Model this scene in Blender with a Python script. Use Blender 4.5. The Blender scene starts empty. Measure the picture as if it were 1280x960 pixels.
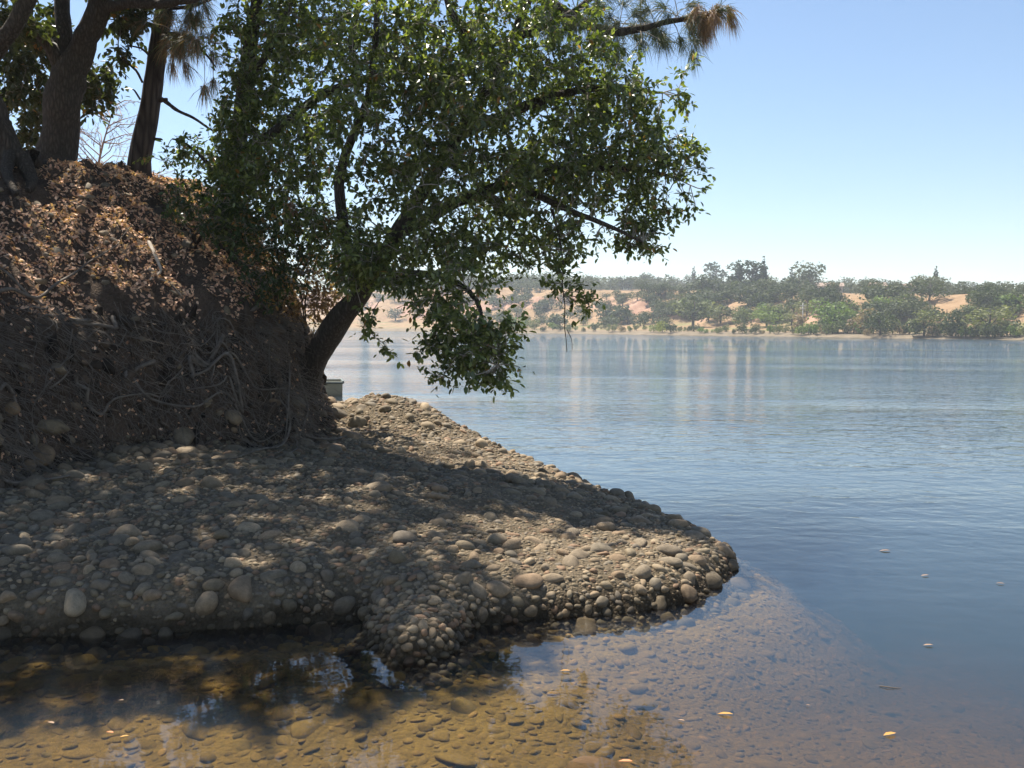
import bpy, math, random
import numpy as np
from mathutils import Matrix, Vector, Euler

random.seed(7)
rng = np.random.default_rng(7)
SC = bpy.context.scene
C = SC.collection
R = math.radians

# ------------------------------------------------------------------ camera
F = 1256.0                                   # focal length in pixels of the 1280 px wide photograph
EYE = np.array([0.0, 0.0, 1.6])
PITCH, ROLL = R(3.21), R(0.40)
cam = bpy.data.cameras.new("camera")
cam.sensor_fit = 'HORIZONTAL'
cam.angle = 2 * math.atan(640 / F)
cam.clip_start, cam.clip_end = 0.05, 6000
cam_ob = bpy.data.objects.new("camera", cam)
C.objects.link(cam_ob)
CM = Matrix.Rotation(R(90) - PITCH, 3, 'X') @ Matrix.Rotation(ROLL, 3, 'Z')
cam_ob.matrix_world = Matrix.Translation(EYE) @ CM.to_4x4()
SC.camera = cam_ob
CMn = np.array(CM)

# ------------------------------------------------------------------ sky, sun, exposure
SUN_EL, SUN_AZ = R(60), R(-36)               # azimuth from +Y, positive towards +X
world = bpy.data.worlds.new("World")
SC.world = world
world.use_nodes = True
wn = world.node_tree.nodes
wl = world.node_tree.links
bg = wn.get("Background") or wn.new("ShaderNodeBackground")
out = wn.get("World Output") or wn.new("ShaderNodeOutputWorld")
wl.new(bg.outputs[0], out.inputs[0])
sky = wn.new("ShaderNodeTexSky")
sky.sky_type = 'NISHITA'
sky.sun_disc = False
sky.sun_elevation = SUN_EL
sky.sun_rotation = SUN_AZ
sky.altitude = 50
sky.air_density = 1.0
sky.dust_density = 0.25
sky.ozone_density = 2.8
bg.inputs["Strength"].default_value = 0.068
wl.new(sky.outputs[0], bg.inputs[0])
sl = bpy.data.lights.new("sun", 'SUN')
sl.energy = 5.0
sl.angle = R(0.53)
sl.color = (1.0, 0.93, 0.82)
so = bpy.data.objects.new("sun", sl)
C.objects.link(so)
SUN = np.array([math.sin(SUN_AZ) * math.cos(SUN_EL), math.cos(SUN_AZ) * math.cos(SUN_EL), math.sin(SUN_EL)])
so.rotation_euler = Vector(SUN).to_track_quat('Z', 'Y').to_euler()
so.location = (-20, 30, 40)
SC.view_settings.view_transform = 'Standard'
SC.view_settings.look = 'None'
SC.view_settings.exposure = 1.2
SC.view_settings.gamma = 1
SC.render.engine = 'CYCLES'
cy = SC.cycles
cy.max_bounces = 7
cy.diffuse_bounces = 3
cy.glossy_bounces = 3
cy.transmission_bounces = 4
cy.transparent_max_bounces = 12
cy.volume_bounces = 1
cy.use_denoising = True
cy.sample_clamp_indirect = 6

# ------------------------------------------------------------------ small helpers
def unit(v):
    return v / (np.linalg.norm(v, axis=-1, keepdims=True) + 1e-9)

def raydir(px, py):
    v = np.array([(px - 640) / F, (480 - py) / F, -1.0])
    return CMn @ v

def P(px, py, d):                            # the point d metres in front (world Y) on that line of sight
    v = raydir(px, py)
    return EYE + v * (d / v[1])

def G(px, py, z=0.0):                        # where that line of sight meets height z
    v = raydir(px, py)
    return EYE + v * ((z - EYE[2]) / v[2])

def project(p):
    q = (np.asarray(p) - EYE) @ CMn
    return np.stack([640 + F * q[..., 0] / -q[..., 2], 480 - F * q[..., 1] / -q[..., 2], -q[..., 2]], -1)

def vnoise(x, y, seed=0):                    # smooth value noise 0..1
    x = np.asarray(x, float); y = np.asarray(y, float)
    xi, yi = np.floor(x).astype(np.int64), np.floor(y).astype(np.int64)
    fx, fy = x - xi, y - yi
    fx, fy = fx * fx * (3 - 2 * fx), fy * fy * (3 - 2 * fy)
    def h(a, b):
        n = (a * 374761393 + b * 668265263 + seed * 974711) & 0x7fffffff
        n = ((n ^ (n >> 13)) * 1274126177) & 0x7fffffff
        n = n ^ (n >> 16)
        return (n & 0xffff) / 65535.0
    a, b, c, d = h(xi, yi), h(xi + 1, yi), h(xi, yi + 1), h(xi + 1, yi + 1)
    return (a * (1 - fx) + b * fx) * (1 - fy) + (c * (1 - fx) + d * fx) * fy

def fbm(x, y, oct=4, seed=0):
    s, a, t = 0, 0.5, 0
    for k in range(oct):
        s = s + a * vnoise(x * 2 ** k, y * 2 ** k, seed + k * 17); t += a; a *= 0.5
    return s / t

def sstep(a, b, x):
    t = np.clip((x - a) / (b - a), 0, 1)
    return t * t * (3 - 2 * t)

def mesh(name, verts, faces, mat=None, smooth=True, col=None, flat_faces=None):
    """verts (N,3); faces: list of integer arrays (M,k)."""
    me = bpy.data.meshes.new(name)
    verts = np.asarray(verts, np.float32)
    faces = [np.asarray(f, np.int32) for f in faces if len(f)]
    me.vertices.add(len(verts)); me.vertices.foreach_set("co", verts.ravel())
    loops = np.concatenate([f.ravel() for f in faces])
    tot = np.concatenate([np.full(len(f), f.shape[1], np.int32) for f in faces])
    start = np.concatenate([[0], np.cumsum(tot)[:-1]]).astype(np.int32)
    me.loops.add(len(loops)); me.loops.foreach_set("vertex_index", loops)
    me.polygons.add(len(tot)); me.polygons.foreach_set("loop_start", start); me.polygons.foreach_set("loop_total", tot)
    me.polygons.foreach_set("use_smooth", np.full(len(tot), smooth, bool))
    if col is not None:
        a = me.attributes.new("tint", 'FLOAT_COLOR', 'POINT')
        c4 = np.ones((len(verts), 4), np.float32); c4[:, :3] = col
        a.data.foreach_set("color", c4.ravel())
    me.update(calc_edges=True)
    if mat: me.materials.append(mat)
    return me

def link(name, me, parent=None, kind=None):
    o = bpy.data.objects.new(name, me)
    C.objects.link(o)
    if parent is not None: o.parent = parent
    if kind: o["kind"] = kind
    return o

def thing(name, label, cat, loc=(0, 0, 0), group=None):
    o = bpy.data.objects.new(name, None)
    C.objects.link(o); o.location = loc
    o.empty_display_size = 0.2
    tag(o, label, cat, group)
    return o

def tag(o, label, cat, group=None):
    o["label"] = label; o["category"] = cat
    if group: o["group"] = group
    return o

def shift(me, base):                         # mesh in world coordinates -> relative to its thing's base
    n = len(me.vertices); a = np.empty(n * 3, np.float32)
    me.vertices.foreach_get("co", a)
    a = a.reshape(-1, 3) - np.asarray(base, np.float32)
    me.vertices.foreach_set("co", a.ravel()); me.update()
    return me

class MB:                                    # collects pieces of geometry into one mesh
    def __init__(s): s.v, s.q, s.t, s.c, s.n = [], [], [], [], 0
    def add(s, v, quads=None, tris=None, col=None):
        v = np.asarray(v, float); s.v.append(v)
        if quads is not None and len(quads): s.q.append(np.asarray(quads) + s.n)
        if tris is not None and len(tris): s.t.append(np.asarray(tris) + s.n)
        s.c.append(np.tile(np.asarray(col if col is not None else (1, 1, 1), float), (len(v), 1)) if np.ndim(col) < 2 else np.asarray(col))
        s.n += len(v)
    def mesh(s, name, mat, smooth=True):
        fs = []
        if s.q: fs.append(np.concatenate(s.q))
        if s.t: fs.append(np.concatenate(s.t))
        return mesh(name, np.concatenate(s.v), fs, mat, smooth, np.concatenate(s.c))
    def box(s, c, d, col=None):
        x, y, z = np.array(d) / 2.0
        v = np.array([[-x, -y, -z], [x, -y, -z], [x, y, -z], [-x, y, -z], [-x, -y, z], [x, -y, z], [x, y, z], [-x, y, z]]) + np.array(c)
        s.add(v, [[0, 3, 2, 1], [4, 5, 6, 7], [0, 1, 5, 4], [1, 2, 6, 5], [2, 3, 7, 6], [3, 0, 4, 7]], None, col)

def smooth_line(pts, radii=None, step=0.12):
    pts = np.asarray(pts, float)
    if len(pts) < 3: 
        n = max(2, int(np.linalg.norm(pts[-1] - pts[0]) / step) + 1)
        t = np.linspace(0, 1, n)[:, None]
        rr = None if radii is None else np.interp(t[:, 0], [0, 1], [radii[0], radii[-1]])
        return pts[0] * (1 - t) + pts[-1] * t, rr
    ext = np.vstack([2 * pts[0] - pts[1], pts, 2 * pts[-1] - pts[-2]])
    outp, outr = [], []
    for i in range(len(pts) - 1):
        p0, p1, p2, p3 = ext[i:i + 4]
        n = max(2, int(np.linalg.norm(p2 - p1) / step))
        for t in np.arange(n) / n:
            outp.append(0.5 * (2 * p1 + (p2 - p0) * t + (2 * p0 - 5 * p1 + 4 * p2 - p3) * t * t + (3 * p1 - p0 - 3 * p2 + p3) * t ** 3))
            if radii is not None: outr.append(radii[i] * (1 - t) + radii[i + 1] * t)
    outp.append(pts[-1])
    if radii is not None: outr.append(radii[-1])
    return np.array(outp), (np.array(outr) if radii is not None else None)

def tube(pts, rad, sides=8, rough=0.0, seed=0):
    pts = np.asarray(pts, float); n = len(pts)
    rad = np.asarray(rad, float)
    tan = np.gradient(pts, axis=0); tan /= np.linalg.norm(tan, axis=1)[:, None] + 1e-9
    up = np.array([0.3, 0.9, 0.2]) if abs(tan[0][2]) > 0.6 else np.array([0.1, 0.1, 1.0])
    V = []
    for i in range(n):
        a = np.cross(tan[i], up); a /= np.linalg.norm(a) + 1e-9
        b = np.cross(a, tan[i]); up = b
        th = np.arange(sides) * 2 * np.pi / sides
        rr = np.full(sides, rad[i])
        if rough:
            rr = rr * (1 + rough * (vnoise(th * 1.6 + seed, np.full(sides, i * 0.45 + seed), seed) - 0.5) * 2)
        V.append(pts[i] + np.cos(th)[:, None] * a * rr[:, None] + np.sin(th)[:, None] * b * rr[:, None])
    V = np.concatenate(V)
    i = np.arange(n - 1)[:, None] * sides; j = np.arange(sides)[None]
    k = (j + 1) % sides
    Q = np.stack([i + j, i + k, i + sides + k, i + sides + j], -1).reshape(-1, 4)
    V = np.vstack([V, pts[-1] + tan[-1] * rad[-1] * 0.6])
    T = np.stack([(n - 1) * sides + np.arange(sides), (n - 1) * sides + (np.arange(sides) + 1) % sides, np.full(sides, n * sides)], -1)
    return V, Q, T

# ------------------------------------------------------------------ materials
def new_mat(name):
    m = bpy.data.materials.new(name); m.use_nodes = True
    nt = m.node_tree
    for n in list(nt.nodes): nt.nodes.remove(n)
    o = nt.nodes.new("ShaderNodeOutputMaterial")
    return m, nt, o

class NT:
    def __init__(s, nt): s.nt = nt
    def n(s, typ, **kw):
        x = s.nt.nodes.new(typ)
        for k, v in kw.items():
            if k == 'inp':
                for a, b in v.items():
                    if hasattr(b, 'links') or isinstance(b, bpy.types.NodeSocket): s.nt.links.new(b, x.inputs[a])
                    else: x.inputs[a].default_value = b
            else: setattr(x, k, v)
        return x
    def noise(s, vec, scale, detail=4, rough=0.55, dist=0.0):
        return s.n("ShaderNodeTexNoise", inp={"Vector": vec, "Scale": scale, "Detail": detail, "Roughness": rough, "Distortion": dist})
    def ramp(s, fac, stops, interp='LINEAR'):
        r = s.n("ShaderNodeValToRGB"); s.nt.links.new(fac, r.inputs[0])
        cr = r.color_ramp; cr.interpolation = interp
        while len(cr.elements) < len(stops): cr.elements.new(0.5)
        for e, (p, c) in zip(cr.elements, stops):
            e.position = p; e.color = (*c, 1) if len(c) == 3 else c
        return r.outputs[0]
    def mix(s, fac, a, b, mode='MIX'):
        m = s.n("ShaderNodeMix", data_type='RGBA', blend_type=mode)
        for sock, v in ((m.inputs[0], fac), (m.inputs[6], a), (m.inputs[7], b)):
            if isinstance(v, bpy.types.NodeSocket): s.nt.links.new(v, sock)
            else: sock.default_value = v if not isinstance(v, tuple) or len(v) == 4 else (*v, 1)
        return m.outputs[2]
    def math(s, op, a, b=0.0):
        m = s.n("ShaderNodeMath", operation=op)
        for i, v in enumerate((a, b)):
            if isinstance(v, bpy.types.NodeSocket): s.nt.links.new(v, m.inputs[i])
            else: m.inputs[i].default_value = v
        return m.outputs[0]
    def bump(s, h, strength, dist):
        return s.n("ShaderNodeBump", inp={"Height": h, "Strength": strength, "Distance": dist}).outputs[0]

def principled(g, o, col, rough=0.8, normal=None, spec=0.3):
    b = g.n("ShaderNodeBsdfPrincipled")
    if isinstance(col, bpy.types.NodeSocket): g.nt.links.new(col, b.inputs["Base Color"])
    else: b.inputs["Base Color"].default_value = (*col, 1)
    if isinstance(rough, bpy.types.NodeSocket): g.nt.links.new(rough, b.inputs["Roughness"])
    else: b.inputs["Roughness"].default_value = rough
    b.inputs["Specular IOR Level"].default_value = spec
    if normal is not None: g.nt.links.new(normal, b.inputs["Normal"])
    g.nt.links.new(b.outputs[0], o.inputs[0])
    return b

def mat_simple(name, col, rough=0.7, scale=6, var=0.25, bump=0.3, spec=0.3):
    m, nt, o = new_mat(name); g = NT(nt)
    tc = g.n("ShaderNodeTexCoord").outputs["Object"]
    nz = g.noise(tc, scale, 6, 0.6)
    c = np.array(col)
    cc = g.ramp(nz.outputs[0], [(0.25, tuple(c * (1 - var))), (0.75, tuple(np.minimum(c * (1 + var), 1)))])
    nz2 = g.noise(tc, scale * 8, 4, 0.6)
    principled(g, o, cc, rough, g.bump(nz2.outputs[0], bump, 0.01), spec)
    return m

def mat_attr(name, rough=0.75, scale=30, bump=0.4, objrandom=None, wet=False):
    """stone: colour from the tint attribute, or from the object's random number"""
    m, nt, o = new_mat(name); g = NT(nt)
    tc = g.n("ShaderNodeTexCoord").outputs["Object"]
    if objrandom:
        rnd = g.n("ShaderNodeObjectInfo").outputs["Random"]
        base = g.ramp(rnd, objrandom)
        off = g.n("ShaderNodeVectorMath", operation='SCALE', inp={0: (7.1, 3.3, 9.7)})
        nt.links.new(g.math('MULTIPLY', rnd, 40.0), off.inputs["Scale"])
        vec = g.n("ShaderNodeVectorMath", operation='ADD', inp={0: tc, 1: off.outputs[0]}).outputs[0]
        sc = 2.2
    else:
        base = g.n("ShaderNodeAttribute", attribute_name="tint").outputs["Color"]
        vec, sc = tc, scale
    n1 = g.noise(vec, sc, 6, 0.65)
    n2 = g.noise(vec, sc * 6, 4, 0.7)
    k = g.ramp(n1.outputs[0], [(0.3, (0.68, 0.66, 0.62)), (0.7, (1.15, 1.12, 1.08))])
    c = g.mix(1.0, base, k, 'MULTIPLY')
    sp = g.ramp(n2.outputs[0], [(0.35, (0.72, 0.72, 0.72)), (0.55, (1, 1, 1))])
    c = g.mix(0.6, c, sp, 'MULTIPLY')
    if wet:                                   # stones still soaked just above the water line
        zz = g.n("ShaderNodeSeparateXYZ", inp={0: g.n("ShaderNodeNewGeometry").outputs["Position"]}).outputs[2]
        w_ = g.ramp(g.math('ADD', zz, g.math('MULTIPLY', n1.outputs[0], 0.06)), [(0.07, (1, 1, 1)), (0.15, (0, 0, 0))])
        c = g.mix(w_, c, g.mix(1.0, c, (0.42, 0.40, 0.36, 1), 'MULTIPLY'))
    principled(g, o, c, rough, g.bump(n2.outputs[0], bump, 0.03 if objrandom else 0.004), 0.3)
    return m

STONE_COL = np.array([0.82, 0.71, 0.55]) * np.array([(0.29, 0.26, 0.22), (0.24, 0.23, 0.21), (0.34, 0.29, 0.23), (0.20, 0.19, 0.18), (0.30, 0.22, 0.17), (0.38, 0.34, 0.28), (0.26, 0.24, 0.20), (0.22, 0.20, 0.16)])
M = {}
M['stone'] = mat_attr("cobble_stone", objrandom=[(p_, tuple(np.array(c_) * np.array([0.82, 0.71, 0.55]))) for p_, c_ in ((0.0, (0.20, 0.19, 0.18)), (0.2, (0.29, 0.26, 0.22)), (0.4, (0.24, 0.23, 0.21)), (0.6, (0.35, 0.30, 0.24)), (0.78, (0.28, 0.22, 0.17)), (0.9, (0.42, 0.38, 0.32)), (1.0, (0.22, 0.20, 0.16)))], wet=True)
M['pebbles'] = mat_attr("pebble_mass", wet=True)
M['clod'] = mat_attr("earth_clod", 0.95, 14, 1.0)
M['bed_stone'] = mat_attr("silted_stone", objrandom=[(0.0, (0.16, 0.103, 0.028)), (0.35, (0.195, 0.127, 0.034)), (0.7, (0.225, 0.147, 0.041)), (1.0, (0.165, 0.114, 0.034))], rough=0.95)
M['bed_pebbles'] = mat_attr("silted_pebbles", rough=0.95)

def ground_mat(name, stops, scale, bumps, rough=0.95, wet=False):
    m, nt, o = new_mat(name); g = NT(nt)
    tc = g.n("ShaderNodeTexCoord").outputs["Object"]
    n1 = g.noise(tc, scale, 8, 0.65)
    n2 = g.noise(tc, scale * 14, 6, 0.7)
    v = g.n("ShaderNodeTexVoronoi", inp={"Vector": tc, "Scale": scale * 26})
    f = g.math('ADD', g.math('MULTIPLY', n1.outputs[0], 0.6), g.math('MULTIPLY', n2.outputs[0], 0.4))
    c = g.ramp(f, stops)
    c = g.mix(0.5, c, g.ramp(v.outputs["Color"], [(0.0, (0.6, 0.58, 0.55)), (1.0, (1.35, 1.3, 1.25))]), 'MULTIPLY')
    if wet:                                   # soaked earth just above the water line
        zz = g.n("ShaderNodeSeparateXYZ", inp={0: tc}).outputs[2]
        f2 = g.math('ADD', zz, g.math('MULTIPLY', n1.outputs[0], 0.16))
        c = g.mix(g.ramp(f2, [(0.13, (1, 1, 1)), (0.22, (0, 0, 0))]), c, g.mix(1.0, c, (0.38, 0.36, 0.33, 1), 'MULTIPLY'))
    h = g.math('ADD', g.math('MULTIPLY', n2.outputs[0], 0.7), g.math('MULTIPLY', v.outputs["Distance"], -0.5))
    principled(g, o, c, rough, g.bump(h, bumps, 0.03), 0.15)
    return m
M['spit'] = ground_mat("gravel_matrix", [(0.25, (0.06, 0.047, 0.03)), (0.45, (0.12, 0.095, 0.062)), (0.6, (0.18, 0.143, 0.096)), (0.8, (0.25, 0.20, 0.135))], 2.2, 0.9, wet=True)
M['bank'] = ground_mat("bank_soil", [(0.25, (0.03, 0.021, 0.015)), (0.45, (0.075, 0.053, 0.038)), (0.6, (0.125, 0.09, 0.064)), (0.8, (0.19, 0.14, 0.10))], 2.0, 1.0)
M['bed'] = ground_mat("river_silt", [(0.25, (0.108, 0.07, 0.02)), (0.5, (0.17, 0.112, 0.031)), (0.75, (0.22, 0.148, 0.042))], 1.6, 0.6)

def bark_mat(name, dark, light, sx=9, sz=2.2, bump=0.8):
    m, nt, o = new_mat(name); g = NT(nt)
    tc = g.n("ShaderNodeTexCoord").outputs["Object"]
    mp = g.n("ShaderNodeMapping", inp={"Vector": tc, "Scale": (sx, sx, sz)}).outputs[0]
    v = g.n("ShaderNodeTexVoronoi", feature='DISTANCE_TO_EDGE', inp={"Vector": g.mix(0.12, mp, g.noise(mp, 1.2, 4).outputs["Color"]), "Scale": 1.7})
    n2 = g.noise(mp, 3.0, 6, 0.7)
    f = g.math('ADD', g.math('MULTIPLY', g.math('MINIMUM', v.outputs["Distance"], 0.4), 1.1), g.math('MULTIPLY', n2.outputs[0], 0.55))
    c = g.ramp(f, [(0.18, dark), (0.5, tuple((np.array(dark) + np.array(light)) / 2)), (0.85, light)])
    principled(g, o, c, 0.9, g.bump(f, bump, 0.05), 0.2)
    return m
M['bark'] = bark_mat("oak_bark", (0.035, 0.028, 0.021), (0.115, 0.093, 0.07), 20, 6, 0.8)
M['pine_bark'] = bark_mat("pine_bark", (0.022, 0.017, 0.014), (0.12, 0.092, 0.072), 8, 1.3, 1.0)
M['twig'] = mat_simple("twig_bark", (0.30, 0.26, 0.21), 0.85, 30, 0.35)
M['dead_twig'] = mat_simple("dead_twig", (0.33, 0.24, 0.19), 0.85, 30, 0.25)
M['root'] = mat_simple("root_bark", (0.17, 0.14, 0.11), 0.9, 18, 0.45, 0.6)
M['driftwood'] = mat_simple("bleached_wood", (0.46, 0.39, 0.31), 0.85, 18, 0.25, 0.5)

def leaf_mat(name, trans=0.3, rough=0.38, spec=0.5, objrandom=None, attr=True):
    m, nt, o = new_mat(name); g = NT(nt)
    if attr: col = g.n("ShaderNodeAttribute", attribute_name="tint").outputs["Color"]
    else: col = g.ramp(g.n("ShaderNodeObjectInfo").outputs["Random"], objrandom)
    b = principled(g, o, col, rough, None, spec)
    tr = g.n("ShaderNodeBsdfTranslucent")
    nt.links.new(g.mix(1.0, col, (1.5, 1.7, 0.55, 1), 'MULTIPLY'), tr.inputs[0])
    mx = g.n("ShaderNodeMixShader"); mx.inputs[0].default_value = trans
    nt.links.new(b.outputs[0], mx.inputs[1]); nt.links.new(tr.outputs[0], mx.inputs[2])
    nt.links.new(mx.outputs[0], o.inputs[0])
    return m
M['leaves'] = leaf_mat("oak_leaves", 0.34, 0.36, 0.5)
M['leaf'] = leaf_mat("oak_leaf", attr=False, objrandom=[(0, (0.055, 0.072, 0.026)), (0.4, (0.075, 0.092, 0.034)), (0.8, (0.105, 0.12, 0.045)), (1, (0.16, 0.165, 0.07))])
M['needles'] = leaf_mat("pine_needles", 0.2, 0.5, 0.3)
M['litter'] = leaf_mat("leaf_litter", 0.12, 0.7, 0.25)

# ------------------------------------------------------------------ terrain shape
def polysd(x, y, poly):                      # signed distance to a polygon in plan, positive inside
    x = np.asarray(x, float); y = np.asarray(y, float)
    d2 = np.full(x.shape, 1e18); ins = np.zeros(x.shape, bool)
    n = len(poly)
    for i in range(n):
        ax, ay = poly[i]; bx, by = poly[(i + 1) % n]
        ex, ey = bx - ax, by - ay
        t = np.clip(((x - ax) * ex + (y - ay) * ey) / (ex * ex + ey * ey + 1e-12), 0, 1)
        d2 = np.minimum(d2, (x - ax - t * ex) ** 2 + (y - ay - t * ey) ** 2)
        c = ((ay > y) != (by > y)) & (x < (bx - ax) * (y - ay) / (by - ay + 1e-12) + ax)
        ins ^= c
    return np.where(ins, 1, -1) * np.sqrt(d2)

def lined(x, y, pts):                        # distance to an open line in plan
    d2 = np.full(np.shape(x), 1e18)
    for (ax, ay), (bx, by) in zip(pts[:-1], pts[1:]):
        ex, ey = bx - ax, by - ay
        t = np.clip(((x - ax) * ex + (y - ay) * ey) / (ex * ex + ey * ey + 1e-12), 0, 1)
        d2 = np.minimum(d2, (x - ax - t * ex) ** 2 + (y - ay - t * ey) ** 2)
    return np.sqrt(d2)

near = [(-420, 812), (-150, 802), (0, 797), (150, 794), (300, 786), (420, 774), (458, 774), (468, 806), (495, 826), (535, 828), (572, 816), (588, 784), (660, 774), (740, 770), (800, 764), (858, 750), (896, 730), (919, 702)]
LAND = [tuple(G(a, b)[:2]) for a, b in near] + [(1.46, 7.5), (1.18, 8.5), (0.88, 9.4), (0.58, 10.3), (0.22, 11.2), (-0.3, 12.2), (-0.75, 13.2), (-1.15, 14.5), (-1.9, 16.2), (-3.2, 18.8), (-6, 21.5), (-11, 25), (-60, 34), (-60, 5)]
toe = [(-420, 640, .45), (-150, 612, .47), (0, 590, .5), (90, 568, .5), (150, 560, .5), (230, 552, .52), (300, 546, .54), (380, 536, .57), (412, 520, .62)]
BANK = [tuple(G(a, b, z)[:2]) for a, b, z in toe] + [(-2.16, 12.2), (-2.75, 13.4), (-3.6, 15.2), (-5, 17.4), (-9, 20.5), (-60, 28), (-60, 8)]

KNOB = G(522, 800)
def height(x, y):
    x = np.asarray(x, float); y = np.asarray(y, float)
    wob = (fbm(x * 1.3, y * 1.3, 3, 5) - 0.5)
    t = polysd(x, y, LAND) + wob * 0.16 + (fbm(x * 6, y * 6, 2, 9) - 0.5) * 0.08
    s = polysd(x, y, BANK) + (fbm(x * 1.6, y * 1.6, 3, 23) - 0.5) * 0.45
    tp = np.maximum(t, 0)
    land = (0.15 + 0.09 * sstep(0.9, -0.6, x)) * (1 - 0.45 * np.exp(-((x - KNOB[0]) / 0.28) ** 2 - ((y - KNOB[1]) / 0.28) ** 2)) * (1 - np.exp(-tp / 0.09)) + 0.055 * np.minimum(tp, 5.5)
    land += 0.42 * np.exp(-((x + 1.45) / 0.95) ** 2 - ((y - 12.1) / 1.3) ** 2) * sstep(0, 0.5, tp)
    land += (fbm(x * 0.9, y * 0.9, 4, 31) - 0.5) * 0.20 * sstep(0.1, 0.9, tp)
    land += (fbm(x * 7, y * 7, 3, 41) - 0.5) * 0.055 * sstep(0.0, 0.15, tp)
    # the knob of cemented gravel that juts into the water
    kx, ky = G(522, 790, 0.05)[:2]
    land += 0.02 * np.exp(-((x - kx) / 0.2) ** 2 - ((y - ky - 0.06) / 0.2) ** 2) * sstep(0, 0.1, tp)
    land -= 0.09 * np.exp(-((x - kx + 0.42) / 0.2) ** 2 - ((y - ky - 0.25) / 0.25) ** 2) * sstep(0, 0.1, tp)
    sp = np.maximum(s, 0)
    rise = 1.34 * (1 - np.exp(-(sp / 0.34) ** 1.4)) + np.minimum(0.63 * np.maximum(lined(x, y, BANK[:9]) - 0.30, 0), 1.9 * np.maximum(lined(x, y, BANK[8:14]) - 0.25, 0)) * (sp > 0)
    cap = 2.86 + 0.36 * sstep(-6.2, -4.5, x) + 0.28 * (fbm(x * 0.5, y * 0.5, 3, 51) - 0.5)
    rise = np.where(rise > cap - 0.5, cap - 0.5 + 0.5 * (1 - np.exp(-(rise - cap + 0.5) / 0.5)), rise)
    rough = (fbm(x * 2.2, y * 2.2, 4, 61) - 0.5) * 0.36 * sstep(0.05, 0.5, sp) + (fbm(x * 9, y * 9, 3, 71) - 0.5) * 0.17 * sstep(0.0, 0.2, sp)
    tn = np.maximum(-t, 0)
    far = 0.105 * np.maximum(y - 3.4, 0) * sstep(-1.2, 1.6, x + 0.9 * (fbm(x * 0.8, y * 0.8, 3, 15) - 0.5)) + 0.03 * np.maximum(y - 5.2, 0) + np.maximum(y - 8.5, 0) * 0.25 + np.maximum(x - 0.2, 0) * 0.05
    bed = -(0.07 + 0.078 * np.minimum(tn, 2.4) + 0.05 * np.maximum(tn - 2.4, 0) + far * sstep(0.1, 1.2, tn))
    bed += (fbm(x * 1.1, y * 1.1, 4, 81) - 0.5) * 0.12 * sstep(0.1, 0.8, tn) + (fbm(x * 8, y * 8, 3, 91) - 0.5) * 0.035
    bed = np.minimum(np.maximum(bed, -4.2), -0.03)
    k = sstep(-0.10, 0.03, t)
    z = bed * (1 - k) + (land + rise + rough) * k
    return z, t, s

def normal_at(x, y, e=0.03):
    zx = (height(x + e, y)[0] - height(x - e, y)[0]) / (2 * e)
    zy = (height(x, y + e)[0] - height(x, y - e)[0]) / (2 * e)
    n = np.stack([-zx, -zy, np.ones_like(zx)], -1)
    return n / np.linalg.norm(n, axis=-1, keepdims=True)

def axis(a, b, step, lo, hi, grow=1.25):
    mid = list(np.arange(a, b, step)); L, Rr = [], []
    q, w = a, step
    while q > lo: w *= grow; q -= w; L.append(q)
    q, w = mid[-1], step
    while q < hi: w *= grow; q += w; Rr.append(q)
    return np.array(L[::-1] + mid + Rr)
gx = axis(-7.2, 2.6, 0.03, -700, 700)
gy = np.concatenate([axis(2.4, 10.5, 0.03, -300, 10.4), np.arange(10.56, 16, 0.06), axis(16, 16.3, 0.2, 16.1, 1200)[1:]])
gy = np.unique(np.round(gy, 4))
XX, YY = np.meshgrid(gx, gy)
ZZ, TT, SS = height(XX, YY)
nx, ny = len(gx), len(gy)
V = np.stack([XX, YY, ZZ], -1).reshape(-1, 3)
i, j = np.meshgrid(np.arange(nx - 1), np.arange(ny - 1))
q = np.stack([j * nx + i, j * nx + i + 1, (j + 1) * nx + i + 1, (j + 1) * nx + i], -1).reshape(-1, 4)
tc_ = TT.ravel()[q].mean(1); sc_ = SS.ravel()[q].mean(1)
def sub(name, mask, mat):
    f = q[mask]; u, inv = np.unique(f, return_inverse=True)
    return link(name, mesh(name, V[u], [inv.reshape(-1, 4)], mat), None, 'structure')
bank_ob = sub("earth_bank", sc_ > 0.02, M['bank'])
spit_ob = sub("gravel_spit", (sc_ <= 0.02) & (tc_ > -0.16), M['spit'])
bed_ob = sub("river_bed", (sc_ <= 0.02) & (tc_ <= -0.16), M['bed'])

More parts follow.
